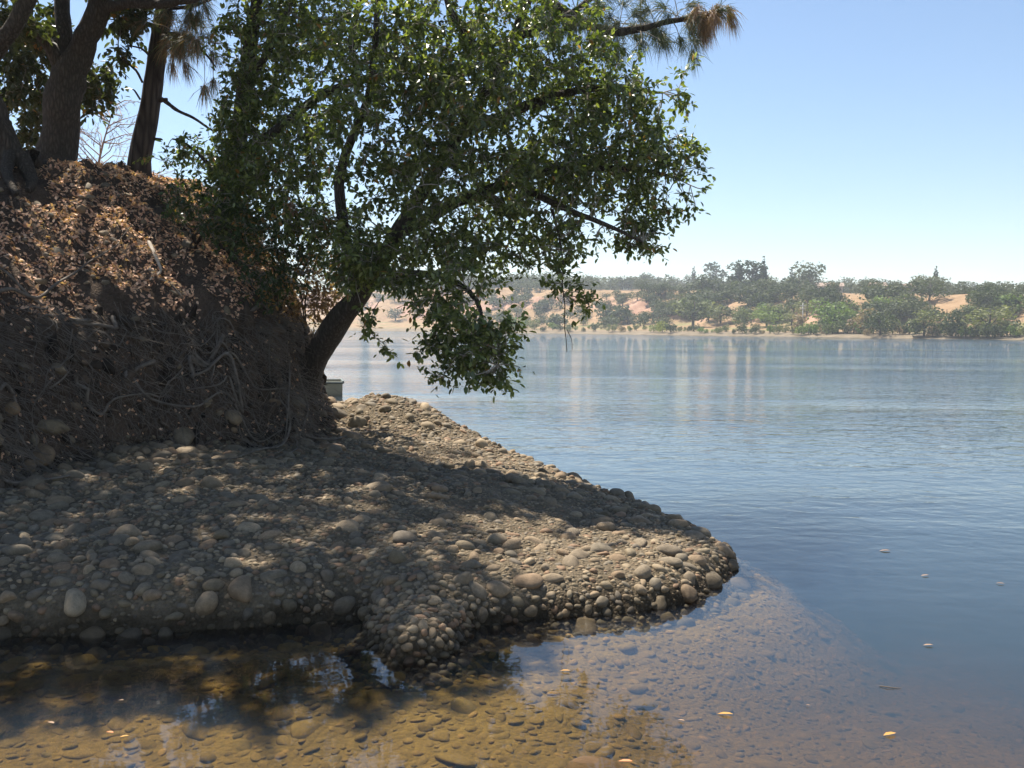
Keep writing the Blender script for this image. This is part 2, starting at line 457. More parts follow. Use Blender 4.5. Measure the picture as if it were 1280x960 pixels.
# ------------------------------------------------------------------ water
def water_mat():
    m, nt, o = new_mat("river_water"); g = NT(nt)
    tc = g.n("ShaderNodeTexCoord").outputs["Object"]
    def layer(sx, sy, rot, scale, det, dist=0.0):
        mp = g.n("ShaderNodeMapping", inp={"Vector": tc, "Scale": (sx, sy, 1), "Rotation": (0, 0, R(rot))}).outputs[0]
        return g.noise(mp, scale, det, 0.5, dist).outputs[0]
    a = layer(0.45, 1.3, 4, 1.1, 3, 0.3)          # long slow swell
    b = layer(1.5, 1.6, -7, 3.2, 3, 0.4)          # ripples
    c = layer(0.35, 1.0, 8, 0.10, 4)              # wide patches of wind
    sep = g.n("ShaderNodeSeparateXYZ", inp={0: tc})
    far = g.n("ShaderNodeMapRange", inp={0: sep.outputs[1], 1: 5.0, 2: 34.0, 3: 0.05, 4: 1.1}).outputs[0]
    wind = g.ramp(c, [(0.38, (0.30, 0.30, 0.30)), (0.62, (1.25, 1.25, 1.25))])
    h = g.math('ADD', g.math('MULTIPLY', a, 0.085), g.math('MULTIPLY', b, 0.05))
    h = g.math('MULTIPLY', g.math('MULTIPLY', h, far), wind)
    nrm = g.bump(h, 1.0, 1.0)
    fr = g.n("ShaderNodeFresnel", inp={"IOR": 1.333}); nt.links.new(nrm, fr.inputs["Normal"])
    tr = g.n("ShaderNodeBsdfTransparent", inp={0: (0.93, 0.95, 0.92, 1)})
    gl = g.n("ShaderNodeBsdfGlossy", inp={"Color": (1, 1, 1, 1), "Roughness": 0.02}); nt.links.new(nrm, gl.inputs["Normal"])
    mx = g.n("ShaderNodeMixShader")
    nt.links.new(fr.outputs[0], mx.inputs[0]); nt.links.new(tr.outputs[0], mx.inputs[1]); nt.links.new(gl.outputs[0], mx.inputs[2])
    nt.links.new(mx.outputs[0], o.inputs[0])
    va = g.n("ShaderNodeVolumeAbsorption", inp={"Color": (0.64, 0.56, 0.32, 1), "Density": 2.1})
    vs_ = g.n("ShaderNodeVolumeScatter", inp={"Color": (0.21, 0.42, 0.90, 1), "Density": 0.37, "Anisotropy": 0.2})
    ad = g.n("ShaderNodeAddShader"); nt.links.new(va.outputs[0], ad.inputs[0]); nt.links.new(vs_.outputs[0], ad.inputs[1])
    nt.links.new(ad.outputs[0], o.inputs[1])
    return m
mb = MB()
X0, X1, Y0, Y1, ZB = -690, 690, -290, 1150, -6.0
mb.add([[X0, Y0, 0], [X1, Y0, 0], [X1, Y1, 0], [X0, Y1, 0], [X0, Y0, ZB], [X1, Y0, ZB], [X1, Y1, ZB], [X0, Y1, ZB]],
       [[0, 1, 2, 3], [7, 6, 5, 4], [0, 4, 5, 1], [1, 5, 6, 2], [2, 6, 7, 3], [3, 7, 4, 0]])
water = link("river_water", mb.mesh("river_water", water_mat(), False), None, 'structure')

# ------------------------------------------------------------------ stones
def ico(sub):
    import bmesh
    bm = bmesh.new(); bmesh.ops.create_icosphere(bm, subdivisions=sub, radius=1)
    v = np.array([x.co[:] for x in bm.verts]); f = np.array([[l.index for l in p.verts] for p in bm.faces]); bm.free()
    return v, f
ICO = {k: ico(k) for k in (1, 2, 3)}         # 20, 80, 320 triangles
def stone_shape(sub, seed):
    r = np.random.default_rng(seed)
    v, f = ICO[sub]; v = v.copy()
    for _ in range(7):                        # knock flats and bulges into the pebble
        d = r.normal(size=3); d /= np.linalg.norm(d)
        h = v @ d; lim = r.uniform(0.62, 0.9)
        v -= np.clip(h - lim, 0, None)[:, None] * d * r.uniform(0.45, 0.8)
    for _ in range(3):
        d = r.normal(size=3); d /= np.linalg.norm(d)
        v *= (1 + 0.13 * np.sin(v @ d * r.uniform(1.5, 3) + r.uniform(0, 6)))[:, None]
    v *= np.array([r.uniform(0.95, 1.3), r.uniform(0.75, 1.0), r.uniform(0.5, 0.78)])
    return v, f
SHAPES = {k: [stone_shape(k, 100 + n) for n in range(14)] for k in (1, 2, 3)}
STONE_ME = [mesh("stone", v, [f], M['stone']) for v, f in SHAPES[3]]
BED_ME = [mesh("stone", v * np.array([1, 1, 0.55]), [f], M['bed_stone']) for v, f in SHAPES[3]]

def throw(cands, sizes, overlap=0.8):
    """dart throwing, big stones first; returns indices kept"""
    order = np.argsort(-sizes); grid = {}; keep = []
    cs = 0.12
    for k in order:
        p, r_ = cands[k], sizes[k]
        c = np.floor(p / cs).astype(int); ok = True
        for dx in (-1, 0, 1):
            for dy in (-1, 0, 1):
                for dz in (-1, 0, 1):
                    for (pp, rr) in grid.get((c[0] + dx, c[1] + dy, c[2] + dz), ()):
                        if (p[0] - pp[0]) ** 2 + (p[1] - pp[1]) ** 2 + (p[2] - pp[2]) ** 2 < (overlap * (r_ + rr)) ** 2: ok = False; break
                    if not ok: break
                if not ok: break
            if not ok: break
        if ok:
            grid.setdefault(tuple(c), []).append((p, r_)); keep.append(k)
    return np.array(keep)

def frames(nrm, n):                          # random spin about each normal -> rotation matrices (n,3,3), columns = axes
    th = rng.uniform(0, 2 * np.pi, n)
    a = np.cross(nrm, np.array([0.31, 0.77, 0.56])); a /= np.linalg.norm(a, axis=1)[:, None]
    b = np.cross(nrm, a)
    u = a * np.cos(th)[:, None] + b * np.sin(th)[:, None]
    return np.stack([u, np.cross(nrm, u), nrm], -1)

def stones(parent, pts, rad, tilt, sink, shared, massmat, palette, name_mass, nbig=300, tri2=0.016, massflat=1.0):
    n = len(pts)
    nr = normal_at(pts[:, 0], pts[:, 1])
    nr = unit(nr * 0.6 + np.array([0, 0, 0.6])) + rng.normal(size=(n, 3)) * tilt; nr /= np.linalg.norm(nr, axis=1)[:, None]
    Rm = frames(nr, n)
    pos = pts + nr * (rad * sink)[:, None]
    pr = project(pos)
    vis = (pr[:, 0] > -20) & (pr[:, 0] < 1300) & (pr[:, 1] > 0) & (pr[:, 1] < 980)
    score = np.where(vis, rad / pr[:, 2], 0)
    big = set(np.argsort(-score)[:nbig].tolist())
    mb = MB()
    for k in range(n):
        if k in big:
            o = bpy.data.objects.new("stone", shared[k % len(shared)]); C.objects.link(o); o.parent = parent
            m4 = np.eye(4); m4[:3, :3] = Rm[k] * (rad[k] * rng.uniform(0.85, 1.12, 3)); m4[:3, 3] = pos[k]
            o.matrix_local = Matrix(m4.tolist())
        else:
            v, f = SHAPES[2 if rad[k] > tri2 else 1][k % 14]
            c = palette[rng.integers(len(palette))] * rng.uniform(0.8, 1.2)
            mb.add((v * np.array([1, 1, massflat]) * rad[k]) @ Rm[k].T + pos[k], None, f, c)
    if mb.n: link(name_mass, mb.mesh(name_mass, massmat), parent, 'stuff')

# cobbles of the spit
def sample_land(n, xr, yr, cond):
    x = rng.uniform(*xr, n); y = rng.uniform(*yr, n)
    z, t, s = height(x, y); k = cond(x, y, z, t, s)
    return np.stack([x, y, z], -1)[k], t[k], s[k]
p, t, s = sample_land(110000, (-4.6, 1.8), (4.4, 12.8), lambda x, y, z, t, s: (t > -0.12) & (s < 0.06) & (x > -0.62 * y - 0.6))
kg = G(522, 800); e_ = sample_land(9000, (kg[0] - 0.35, kg[0] + 0.35), (kg[1] - 0.35, kg[1] + 0.4), lambda x, y, z, t, s: t > -0.05)
p, t, s = np.vstack([p, e_[0]]), np.concatenate([t, e_[1]]), np.concatenate([s, e_[2]])
edge = np.exp(-np.maximum(t, 0) / 0.7)
dens = np.clip(0.12 + 1.0 * edge + 0.5 * sstep(-1.2, -2.5, p[:, 0]) + (fbm(p[:, 0] * 1.2, p[:, 1] * 1.2, 3, 13) - 0.5), 0, 1)
u = rng.uniform(size=len(p))
lefty = sstep(0.2, -1.6, p[:, 0]); rough_ = np.clip(edge + 0.7 * lefty, 0, 1)
rad = 0.006 + 0.004 * rough_ + (0.009 + 0.009 * rough_) * u ** 2 + np.where(rng.uniform(size=len(p)) < 0.085 * dens, rng.gamma(1.9, 0.0125, len(p)), 0)
rad = np.minimum(rad, 0.08)
kd = np.hypot(p[:, 0] - G(522, 800)[0], p[:, 1] - G(522, 800)[1]); rad = np.where(kd < 0.42, np.minimum(rad * 1.1, 0.030), rad)
toe_big = (s > -0.9) & (p[:, 0] < -1.6) & (rng.uniform(size=len(p)) < 0.004)
rad = np.where(toe_big, rng.uniform(0.06, 0.13, len(p)), rad)
kp = throw(p, rad, 0.82)
print('spit stones', len(kp)); kp = kp[:30000]
stones(spit_ob, p[kp], rad[kp], 0.20, -0.14, STONE_ME, M['pebbles'], STONE_COL, "pebbles")

# stones washed out of the bank face and lying on its slope
p, t, s = sample_land(5000, (-6.2, -1.7), (7.0, 13.0), lambda x, y, z, t, s: (s > 0.03) & (z < 3.3) & (x > -0.62 * y - 0.6))
rad = 0.018 + rng.gamma(2.0, 0.011, len(p)); rad = np.minimum(rad, 0.085)
low = p[:, 2] < 1.0
sel = (rng.uniform(size=len(p)) < np.where(low, 0.22, 0.10))
p, rad = p[sel], rad[sel] * np.where(low[sel], 1.25, 0.9)
kp = throw(p, rad, 0.9)[:650]
stones(bank_ob, p[kp], rad[kp], 0.3, 0.2, STONE_ME, M['pebbles'], STONE_COL * np.array([0.95, 0.85, 0.75]), "pebbles", 260)

# lumps of bare earth standing out of the steep face
p, t, s = sample_land(9000, (-6.2, -1.7), (7.0, 13.0), lambda x, y, z, t, s: (s > 0.0) & (s < 0.5) & (z < 1.75) & (x > -0.62 * y - 0.6))
rad = 0.012 + rng.gamma(1.6, 0.016, len(p)); rad = np.minimum(rad, 0.11)
kp = throw(p, rad, 0.6)[:4200]
nr = unit(normal_at(p[kp][:, 0], p[kp][:, 1]) + rng.normal(size=(len(kp), 3)) * 0.5); Rm = frames(nr, len(kp)); m = MB()
for n_, k_ in enumerate(kp):
    v, f = SHAPES[2 if rad[k_] > 0.03 else 1][n_ % 14]
    v = v * (1 + 1.1 * (vnoise(v[:, 0] * 2.3 + n_, v[:, 1] * 2.3 + v[:, 2] * 1.7, 4) - 0.5))[:, None] * np.array([1.2, 0.9, 0.6])
    m.add((v * rad[k_]) @ Rm[n_].T + p[k_], None, f, np.array([0.10, 0.073, 0.052]) * rng.uniform(0.25, 1.5))
link("clods", m.mesh("clods", M['clod']), bank_ob, 'stuff')

# stones on the bed under the shallow water
BEDC = np.array([0.84, 0.73, 0.46]) * np.array([(0.19, 0.14, 0.065), (0.24, 0.18, 0.085), (0.28, 0.20, 0.10), (0.20, 0.155, 0.08)])
p, t, s = sample_land(26000, (-3.8, 3.6), (2.6, 7.6), lambda x, y, z, t, s: (t < -0.05) & (z < -0.03) & (z > -0.8) & (np.abs(x) < 0.62 * y + 0.5))
rad = 0.014 + 0.02 * rng.uniform(size=len(p)) ** 2 + np.where(rng.uniform(size=len(p)) < 0.06, rng.gamma(2.0, 0.012, len(p)), 0)
rad = np.minimum(rad, 0.075) * (1 - 0.35 * sstep(0.2, 1.6, p[:, 0]))
depth_room = np.maximum(-p[:, 2], 0.02)
rad = np.minimum(rad, depth_room * 0.9)
kp = throw(p, rad, 0.80)[:8000]
stones(bed_ob, p[kp], rad[kp], 0.12, -0.10, BED_ME, M['bed_pebbles'], BEDC, "pebbles", massflat=0.62)

# ------------------------------------------------------------------ foliage machinery
LEAF6 = np.array([[0, 0, 0], [-0.24, 0.3, 0.06], [-0.22, 0.68, 0.05], [0, 1, -0.05], [0.22, 0.68, 0.05], [0.24, 0.3, 0.06]])
LEAF6_Q = np.array([[0, 3, 2, 1], [0, 5, 4, 3]])
LEAF8 = np.array([[0, 0, 0], [-0.22, 0.25, 0.06], [0, 0.3, 0], [0.22, 0.25, 0.06], [-0.25, 0.62, 0.05], [0, 0.65, -0.01], [0.25, 0.62, 0.05], [0, 1, -0.06]])
LEAF8_Q = np.array([[1, 2, 5, 4], [2, 3, 6, 5]])
LEAF8_T = np.array([[0, 2, 1], [0, 3, 2], [4, 5, 7], [5, 6, 7]])
leaf_me = mesh("leaf", LEAF8, [LEAF8_Q, LEAF8_T], M['leaf'], True)


def rmats(ydir, zhint):
    y = unit(ydir); x = unit(np.cross(y, zhint)); z = np.cross(x, y)
    return np.stack([x, y, z], -1)

def leaf_sprays(cent, attach, spread, per_twig, twigs, droop):
    """leaves of each cluster sit along a few short twiglets; returns pos, dirs, twiglet lines"""
    n = len(cent)
    out_dir = unit(cent - attach)
    P_, D_, lines = [], [], []
    for w in range(twigs):
        d = unit(out_dir * 0.6 + rng.normal(size=(n, 3)) * 0.75 + np.array([0, 0, -droop]))
        L = spread * rng.uniform(0.6, 1.25, n)[:, None]
        start = cent - d * L * 0.35
        end = cent + d * L * 0.65 + np.array([0, 0, -droop * 0.15]) * L
        lines.append((start, end))
        for k in range(per_twig):
            f = (k + rng.uniform(0, 1, n)) / per_twig
            f = (0.15 + 0.85 * f)[:, None]
            P_.append(start * (1 - f) + end * f + rng.normal(size=(n, 3)) * 0.01)
            side = unit(rng.normal(size=(n, 3)))
            D_.append(unit(d * 0.55 + side * 0.8 + np.array([0, 0, -0.15 - droop * 0.5])))
    return np.concatenate(P_), np.concatenate(D_), lines

def tint_leaves(n, pos, base, var=0.3, odd=0.02, oddcol=(0.30, 0.15, 0.05)):
    c = np.asarray(base)[rng.integers(len(base), size=n)] * rng.uniform(1 - var, 1 + var, (n, 1))
    clump = 0.75 + 0.5 * fbm(pos[:, 0] * 1.7 + pos[:, 1], pos[:, 2] * 1.7, 2, 3)
    c = c * clump[:, None]
    k = rng.uniform(size=n) < odd
    c[k] = np.asarray(oddcol) * rng.uniform(0.7, 1.3, (k.sum(), 1))
    return c

OAK_TINT = [(0.074, 0.096, 0.026), (0.106, 0.130, 0.034), (0.142, 0.162, 0.046), (0.22, 0.235, 0.085), (0.078, 0.102, 0.036)]
DARK_OAK_TINT = [(0.045, 0.055, 0.024), (0.058, 0.066, 0.028), (0.07, 0.078, 0.034)]  # darker, less yellow leaf colours for the two old oaks

def leaf_mass(pos, Rm, size, tint):
    n = len(pos)
    v = np.einsum('nij,kj->nki', Rm, LEAF6) * size[:, None, None] + pos[:, None]
    f = (np.arange(n)[:, None, None] * 6 + LEAF6_Q[None]).reshape(-1, 4)
    return v.reshape(-1, 3), f, np.repeat(tint, 6, 0)

def tree(root, base, trunk, limbs, clusters, leaf=0.06, per_twig=7, twigs=3, spread=0.24, droop=0.25, nleaf=0, bark='bark', tint=OAK_TINT, odd=0.02, oddcol=(0.30, 0.15, 0.05), trunk_sides=14, twig_r=0.0048, bare=0):
    """trunk and limbs: (points, radii). Clusters of leaves hang on branches that grow from the nearest limb."""
    base = np.asarray(base)
    nodes, nrad = [], []
    tp, tr = smooth_line(trunk[0], trunk[1], 0.10)
    if len(tp) > 3: tp[1:-1] += rng.normal(size=(len(tp) - 2, 3)) * tr[1:-1, None] * 0.05
    v, qd, tr3 = tube(tp, tr, trunk_sides, 0.16, 3)
    m = MB(); m.add(v, qd, tr3)
    link("trunk", shift(m.mesh("trunk", M[bark]), base), root)
    nodes.append(tp[len(tp) // 3:]); nrad.append(tr[len(tp) // 3:])
    for lp, lr in limbs:
        a, b = smooth_line(lp, lr, 0.10)
        if len(a) > 4: a[2:] += np.cumsum(rng.normal(size=(len(a) - 2, 3)) * 0.008, 0)
        v, qd, t3 = tube(a, b, 8, 0.12, 5)
        m = MB(); m.add(v, qd, t3)
        link("limb", shift(m.mesh("limb", M[bark]), base), root)
        nodes.append(a[2:]); nrad.append(b[2:])
    N = np.concatenate(nodes); NR = np.concatenate(nrad)
    if len(clusters) == 0: return
    cl = np.asarray(clusters)
    d0 = np.array([np.min(((N - c) ** 2).sum(1)) for c in cl])
    cl = cl[np.argsort(d0)]
    cap = np.empty((len(N) + len(cl) * 5, 3)); cap[:len(N)] = N; cnt = len(N)
    rr = np.empty(len(cap)); rr[:cnt] = NR
    att = np.empty_like(cl); tw = MB()
    for k, c in enumerate(cl):
        dd = ((cap[:cnt] - c) ** 2).sum(1)
        jn = int(np.argmin(dd + 0.05 * (rr[:cnt] < twig_r * 1.2)))
        a = cap[jn]; att[k] = a
        L = math.sqrt(((a - c) ** 2).sum())
        r0 = min(rr[jn] * 0.75, 0.0035 + 0.011 * L)
        mid = (a + c) / 2 + rng.normal(size=3) * 0.10 * L + np.array([0, 0, 0.10 * L])
        tpts = np.linspace(0, 1, 5)[:, None]
        pts = a * (1 - tpts) ** 2 + 2 * mid * tpts * (1 - tpts) + c * tpts ** 2
        pts[1:-1] += rng.normal(size=(3, 3)) * 0.03 * L
        rads = np.linspace(r0, max(twig_r, r0 * 0.35), 5)
        v, qd, t3 = tube(pts, rads, 4 if r0 < 0.012 else 6)
        g = rng.uniform(0.6, 1.2); tw.add(v, qd, t3, (g, g, g))
        cap[cnt:cnt + 4] = pts[1:]; rr[cnt:cnt + 4] = rads[1:]; cnt += 4
    if bare == 0 or True:
        pos, dr, lines = leaf_sprays(cl, att, spread, per_twig, twigs, droop)
        for (s0, e0) in lines:
            for k in range(len(s0)):
                v = np.stack([s0[k], s0[k] + (0.003, 0, 0.002), e0[k]]); v2 = np.stack([s0[k] + (0, 0.003, -0.002)])
                tw.add(np.vstack([v, v2]), None, [[0, 1, 2], [1, 3, 2], [3, 0, 2]])
    link("twigs", shift(tw.mesh("twigs", M['twig']), base), root, 'stuff')
    zh = unit(rng.normal(size=pos.shape) * 0.55 + np.array([0, 0, 1.0]) + SUN * 0.5)
    Rm = rmats(dr, zh)
    size = leaf * rng.uniform(0.65, 1.3, len(pos))
    keep = np.ones(len(pos), bool)
    if nleaf:
        pr = project(pos); vis = (pr[:, 0] > 0) & (pr[:, 0] < 1280) & (pr[:, 1] > 0) & (pr[:, 1] < 940)
        sc = np.where(vis, size / pr[:, 2], 0) * rng.uniform(0.8, 1.0, len(pos))
        pick = np.argsort(-sc)[:nleaf]
        for k in pick:
            o = bpy.data.objects.new("leaf", leaf_me); C.objects.link(o); o.parent = root
            m4 = np.eye(4); m4[:3, :3] = Rm[k] * size[k]; m4[:3, 3] = pos[k] - base
            o.matrix_local = Matrix(m4.tolist())
        keep[pick] = False
    pos, Rm, size = pos[keep], Rm[keep], size[keep]
    v, f, c = leaf_mass(pos, Rm, size, tint_leaves(len(pos), pos, tint, 0.3, odd, oddcol))
    link("foliage", shift(mesh("foliage", v, [f], M['leaves'], False, c), base), root, 'stuff')

def blobs(lst, mul=1.0):
    out_ = []
    for (px, py, rx, ry, d, dd, n) in lst:
        n = max(1, int(n * mul))
        u_ = rng.normal(size=(n, 3)); u_ /= np.linalg.norm(u_, axis=1)[:, None]
        u_ *= (rng.uniform(size=(n, 1)) ** 0.42)
        c = P(px, py, d); s_ = d / F
        out_.append(c + u_ * np.array([rx * s_, dd, ry * s_]))
    return np.concatenate(out_)

def line(*pts):                              # (px, py, depth) ...
    return np.array([P(*a) for a in pts])

def ell(c, r_, n):
    u_ = rng.normal(size=(n, 3)); u_ /= np.linalg.norm(u_, axis=1)[:, None]
    return np.asarray(c) + u_ * (rng.uniform(size=(n, 1)) ** 0.4) * np.asarray(r_)

# the leaning live oak over the spit
b0 = P(380, 492, 10.9)
oak = thing("live_oak", "leafy live oak leaning out from the bank over the gravel spit and the water", "tree", b0)
trunk = (line((372, 505, 11.0), (386, 470, 10.9), (402, 436, 10.7), (426, 396, 10.4), (450, 366, 10.2), (482, 318, 10.0), (522, 250, 9.9), (572, 170, 9.8), (622, 90, 9.7), (660, 0, 9.7), (690, -90, 9.8)),
         [0.22, 0.15, 0.132, 0.125, 0.105, 0.085, 0.07, 0.06, 0.05, 0.04, 0.025])
limbs = [(line((455, 362, 10.2), (500, 345, 9.8), (560, 345, 9.2), (600, 375, 8.7), (610, 420, 8.4), (625, 455, 8.2)), [0.05, 0.035, 0.028, 0.02, 0.014, 0.008]),
         (line((500, 290, 9.95), (600, 245, 9.7), (700, 215, 9.8), (790, 215, 10.0), (850, 225, 10.0)), [0.07, 0.055, 0.045, 0.03, 0.012]),
         (line((572, 170, 9.8), (660, 130, 9.8), (750, 105, 9.9), (830, 110, 10.0)), [0.06, 0.05, 0.035, 0.012]),
         (line((450, 366, 10.2), (432, 300, 10.1), (424, 220, 10.0), (455, 140, 9.8), (470, 50, 9.7), (480, -60, 9.7)), [0.07, 0.06, 0.05, 0.04, 0.03, 0.02]),
         (line((622, 90, 9.7), (570, 25, 9.4), (530, -70, 9.3)), [0.045, 0.035, 0.02]),
         (line((640, 50, 9.7), (720, 10, 9.9), (780, -40, 10.0)), [0.045, 0.03, 0.015]),
         (line((650, 235, 9.75), (740, 270, 9.6), (800, 300, 9.8)), [0.035, 0.025, 0.01]),
         (line((690, 262, 9.6), (702, 310, 9.4), (704, 352, 9.35), (708, 395, 9.3), (711, 440, 9.3)), [0.016, 0.010, 0.007, 0.005, 0.003]),
         (line((709, 412, 9.3), (714, 425, 9.28), (713, 440, 9.28)), [0.004, 0.003, 0.002])]
cl = blobs([(620, 50, 150, 80, 9.6, 1.0, 210), (735, 112, 90, 52, 9.9, 0.8, 100), (560, 130, 110, 75, 9.4, 0.9, 130), (745, 185, 95, 85, 10.0, 0.9, 190), (670, 235, 90, 65, 9.9, 0.9, 130),
            (815, 215, 50, 65, 10.1, 0.5, 55), (795, 290, 38, 30, 10.0, 0.4, 30), (600, 250, 80, 65, 9.6, 0.8, 90), (555, 312, 60, 35, 9.2, 0.5, 45), (640, 318, 60, 22, 9.5, 0.4, 24),
            (470, 70, 95, 75, 9.7, 0.9, 130), (520, 195, 60, 35, 9.6, 0.6, 34), (480, 318, 70, 42, 9.9, 0.6, 50), (410, 285, 60, 40, 10.1, 0.6, 40), (585, 425, 52, 38, 8.4, 0.35, 40),
            (620, 462, 26, 18, 8.3, 0.2, 10), (468, 398, 25, 18, 9.4, 0.25, 6), (545, 380, 38, 25, 8.8, 0.3, 14), (488, 432, 12, 12, 9.2, 0.1, 2), (705, 352, 35, 18, 9.3, 0.25, 8), (735, 375, 20, 12, 9.3, 0.2, 4), (712, 395, 6, 20, 9.3, 0.05, 1),
            (862, 262, 16, 10, 10.1, 0.15, 3), (868, 180, 14, 6, 10.1, 0.15, 3), (855, 90, 14, 10, 10.1, 0.15, 2), (560, -90, 190, 60, 9.7, 1.0, 40), (690, -60, 80, 40, 9.9, 0.7, 14), (880, 238, 8, 4, 10.1, 0.1, 1), (690, 300, 60, 25, 9.7, 0.4, 28), (480, 240, 60, 60, 9.0, 0.4, 26), (540, 230, 60, 60, 8.9, 0.4, 30), (440, 330, 40, 30, 9.4, 0.3, 22), (590, 130, 80, 80, 8.9, 0.4, 50), (430, 150, 60, 70, 9.0, 0.4, 40), (585, 345, 45, 22, 8.7, 0.25, 16), (600, 440, 46, 40, 8.2, 0.25, 26), (540, 420, 30, 26, 8.5, 0.2, 10), (640, 410, 16, 26, 8.3, 0.15, 4), (545, 465, 14, 12, 8.2, 0.1, 3), (472, 326, 46, 26, 9.5, 0.25, 26), (515, 350, 42, 18, 9.1, 0.2, 18), (442, 342, 26, 22, 9.8, 0.2, 12), (545, 368, 34, 16, 8.9, 0.2, 12), (860, 200, 18, 40, 10.1, 0.3, 10), (850, 120, 14, 20, 10.0, 0.2, 5)], 1.28)
tree(oak, b0, trunk, limbs, cl, leaf=0.061, nleaf=300, odd=0.012)

# second oak on the bank, its stem hidden in leaves
b1 = P(284, 290, 11.3); b1[2] = height(b1[0], b1[1])[0] - 0.1
oak2 = thing("live_oak", "upright live oak with its thin dark stem buried in leaves beside the pine", "tree", b1)
trunk = (np.vstack([b1[None], line((287, 250, 11.25), (294, 190, 11.1), (305, 110, 11.0), (318, 30, 11.0), (330, -80, 11.0), (345, -170, 11.0))]), [0.13, 0.11, 0.10, 0.085, 0.07, 0.05, 0.03])
limbs = [(line((293, 198, 11.1), (338, 168, 10.8), (400, 126, 10.5), (446, 101, 10.3), (440, 60, 10.2), (450, 0, 10.1), (455, -70, 10.1)), [0.06, 0.05, 0.045, 0.04, 0.035, 0.03, 0.02]),
         (line((446, 101, 10.3), (485, 93, 10.2), (560, 84, 10.1)), [0.045, 0.035, 0.015]),
         (line((305, 110, 11.0), (340, 60, 10.8), (370, -10, 10.6)), [0.05, 0.035, 0.02]),
         (line((288, 240, 11.2), (262, 205, 11.0), (235, 180, 10.9), (215, 172, 10.8)), [0.03, 0.022, 0.015, 0.008])]
cl2 = blobs([(335, 55, 62, 75, 11.0, 0.7, 130), (315, 140, 45, 60, 11.0, 0.7, 90), (390, 40, 70, 60, 10.6, 0.7, 80), (385, 150, 55, 40, 10.5, 0.6, 45), (350, 200, 60, 30, 10.6, 0.6, 45), (345, -80, 110, 70, 10.9, 1.0, 100), (235, 188, 26, 18, 10.9, 0.25, 9), (262, 205, 22, 18, 10.9, 0.3, 8), (300, 215, 35, 25, 10.9, 0.4, 25), (440, -60, 80, 50, 10.2, 0.7, 40), (395, 220, 40, 30, 10.2, 0.3, 16), (298, 255, 42, 55, 10.5, 0.3, 50), (290, 180, 26, 55, 10.6, 0.3, 34), (345, 250, 45, 40, 10.3, 0.3, 26)], 1.35)
cl2 = np.concatenate([cl2, ell((-2.7, 11.6, 2.9), (0.9, 0.5, 0.8), 60), ell((-3.3, 12.0, 3.3), (1.2, 0.4, 0.7), 70)])
tree(oak2, b1, trunk, limbs, cl2, leaf=0.060, nleaf=150, odd=0.015)

# two old oaks on the bank top
b2 = P(70, 212, 12.26); b2[2] = height(b2[0], b2[1])[0] - 0.12
oak3 = thing("old_oak", "thick dark oak trunk forking into heavy limbs on top of the bank", "tree", b2)
trunk = (np.vstack([b2[None], line((70, 196, 12.26), (74, 165, 12.26), (80, 125, 12.26), (86, 92, 12.26), (104, 55, 12.26), (122, 12, 12.16), (150, -70, 12.06), (175, -200, 11.96))]), [0.36, 0.26, 0.21, 0.20, 0.19, 0.15, 0.13, 0.10, 0.06])
limbs = [(line((84, 98, 12.26), (64, 62, 12.16), (42, 34, 12.06), (20, 0, 11.96), (-20, -80, 11.77)), [0.12, 0.08, 0.07, 0.06, 0.04]),
         (line((86, 88, 12.26), (80, 45, 12.36), (76, 0, 12.46), (70, -110, 12.56)), [0.12, 0.10, 0.085, 0.05]),
         (line((124, 8, 12.16), (200, 2, 11.56), (260, -10, 10.96)), [0.07, 0.05, 0.02]),
         (line((140, -45, 12.06), (220, -140, 11.16), (270, -260, 10.16)), [0.09, 0.06, 0.03]),
         (line((70, -60, 12.46), (20, -200, 11.96), (0, -330, 10.96)), [0.08, 0.06, 0.03])]
cl3 = np.concatenate([blobs([(25, 105, 32, 55, 13.0, 0.4, 50), (118, 105, 26, 26, 13.0, 0.3, 22), (50, 40, 60, 40, 12.8, 0.5, 45), (160, 20, 34, 22, 12.6, 0.4, 24), (35, 160, 18, 20, 13, 0.3, 9), (150, 60, 14, 16, 12.6, 0.2, 4)]),
                      ell((-4.6, 10.4, 7.8), (2.2, 1.5, 1.6), 300), ell((-3.4, 8.3, 6.9), (1.3, 0.8, 0.7), 130), ell((-4.9, 8.3, 7.0), (1.1, 0.7, 0.7), 90), ell((-4.0, 11.2, 6.2), (1.4, 0.9, 0.9), 100)])
tree(oak3, b2, trunk, limbs, cl3, leaf=0.092, per_twig=9, twigs=4, spread=0.36, tint=DARK_OAK_TINT)

b3 = P(18, 236, 10.75); b3[2] = height(b3[0], b3[1])[0] - 0.12
oak4 = thing("old_oak", "dark oak trunk leaning out over the left edge of the bank with exposed roots", "tree", b3)
trunk = (np.vstack([b3[None], line((16, 215, 10.75), (8, 180, 10.75), (-10, 135, 10.66), (-32, 80, 10.57), (-45, 0, 10.38), (-40, -120, 10.20), (-30, -260, 9.91))]), [0.28, 0.18, 0.135, 0.125, 0.115, 0.10, 0.08, 0.04])
limbs = [(line((-28, 90, 10.57), (-2, 58, 10.47), (22, 26, 10.38), (40, -20, 10.29), (70, -120, 9.91)), [0.11, 0.095, 0.085, 0.07, 0.03]),
         (line((-42, -60, 10.29), (-120, -160, 9.73), (-200, -220, 9.8)), [0.07, 0.05, 0.02])]
cl4 = np.concatenate([ell((-6.3, 10.0, 6.6), (2.0, 2.0, 1.7), 260), ell((-4.9, 9.0, 6.1), (1.3, 1.2, 1.0), 100), blobs([(8, 20, 40, 25, 11.6, 0.4, 22)])])
tree(oak4, b3, trunk, limbs, cl4, leaf=0.085, per_twig=9, twigs=4, spread=0.36, tint=DARK_OAK_TINT)
m = MB()
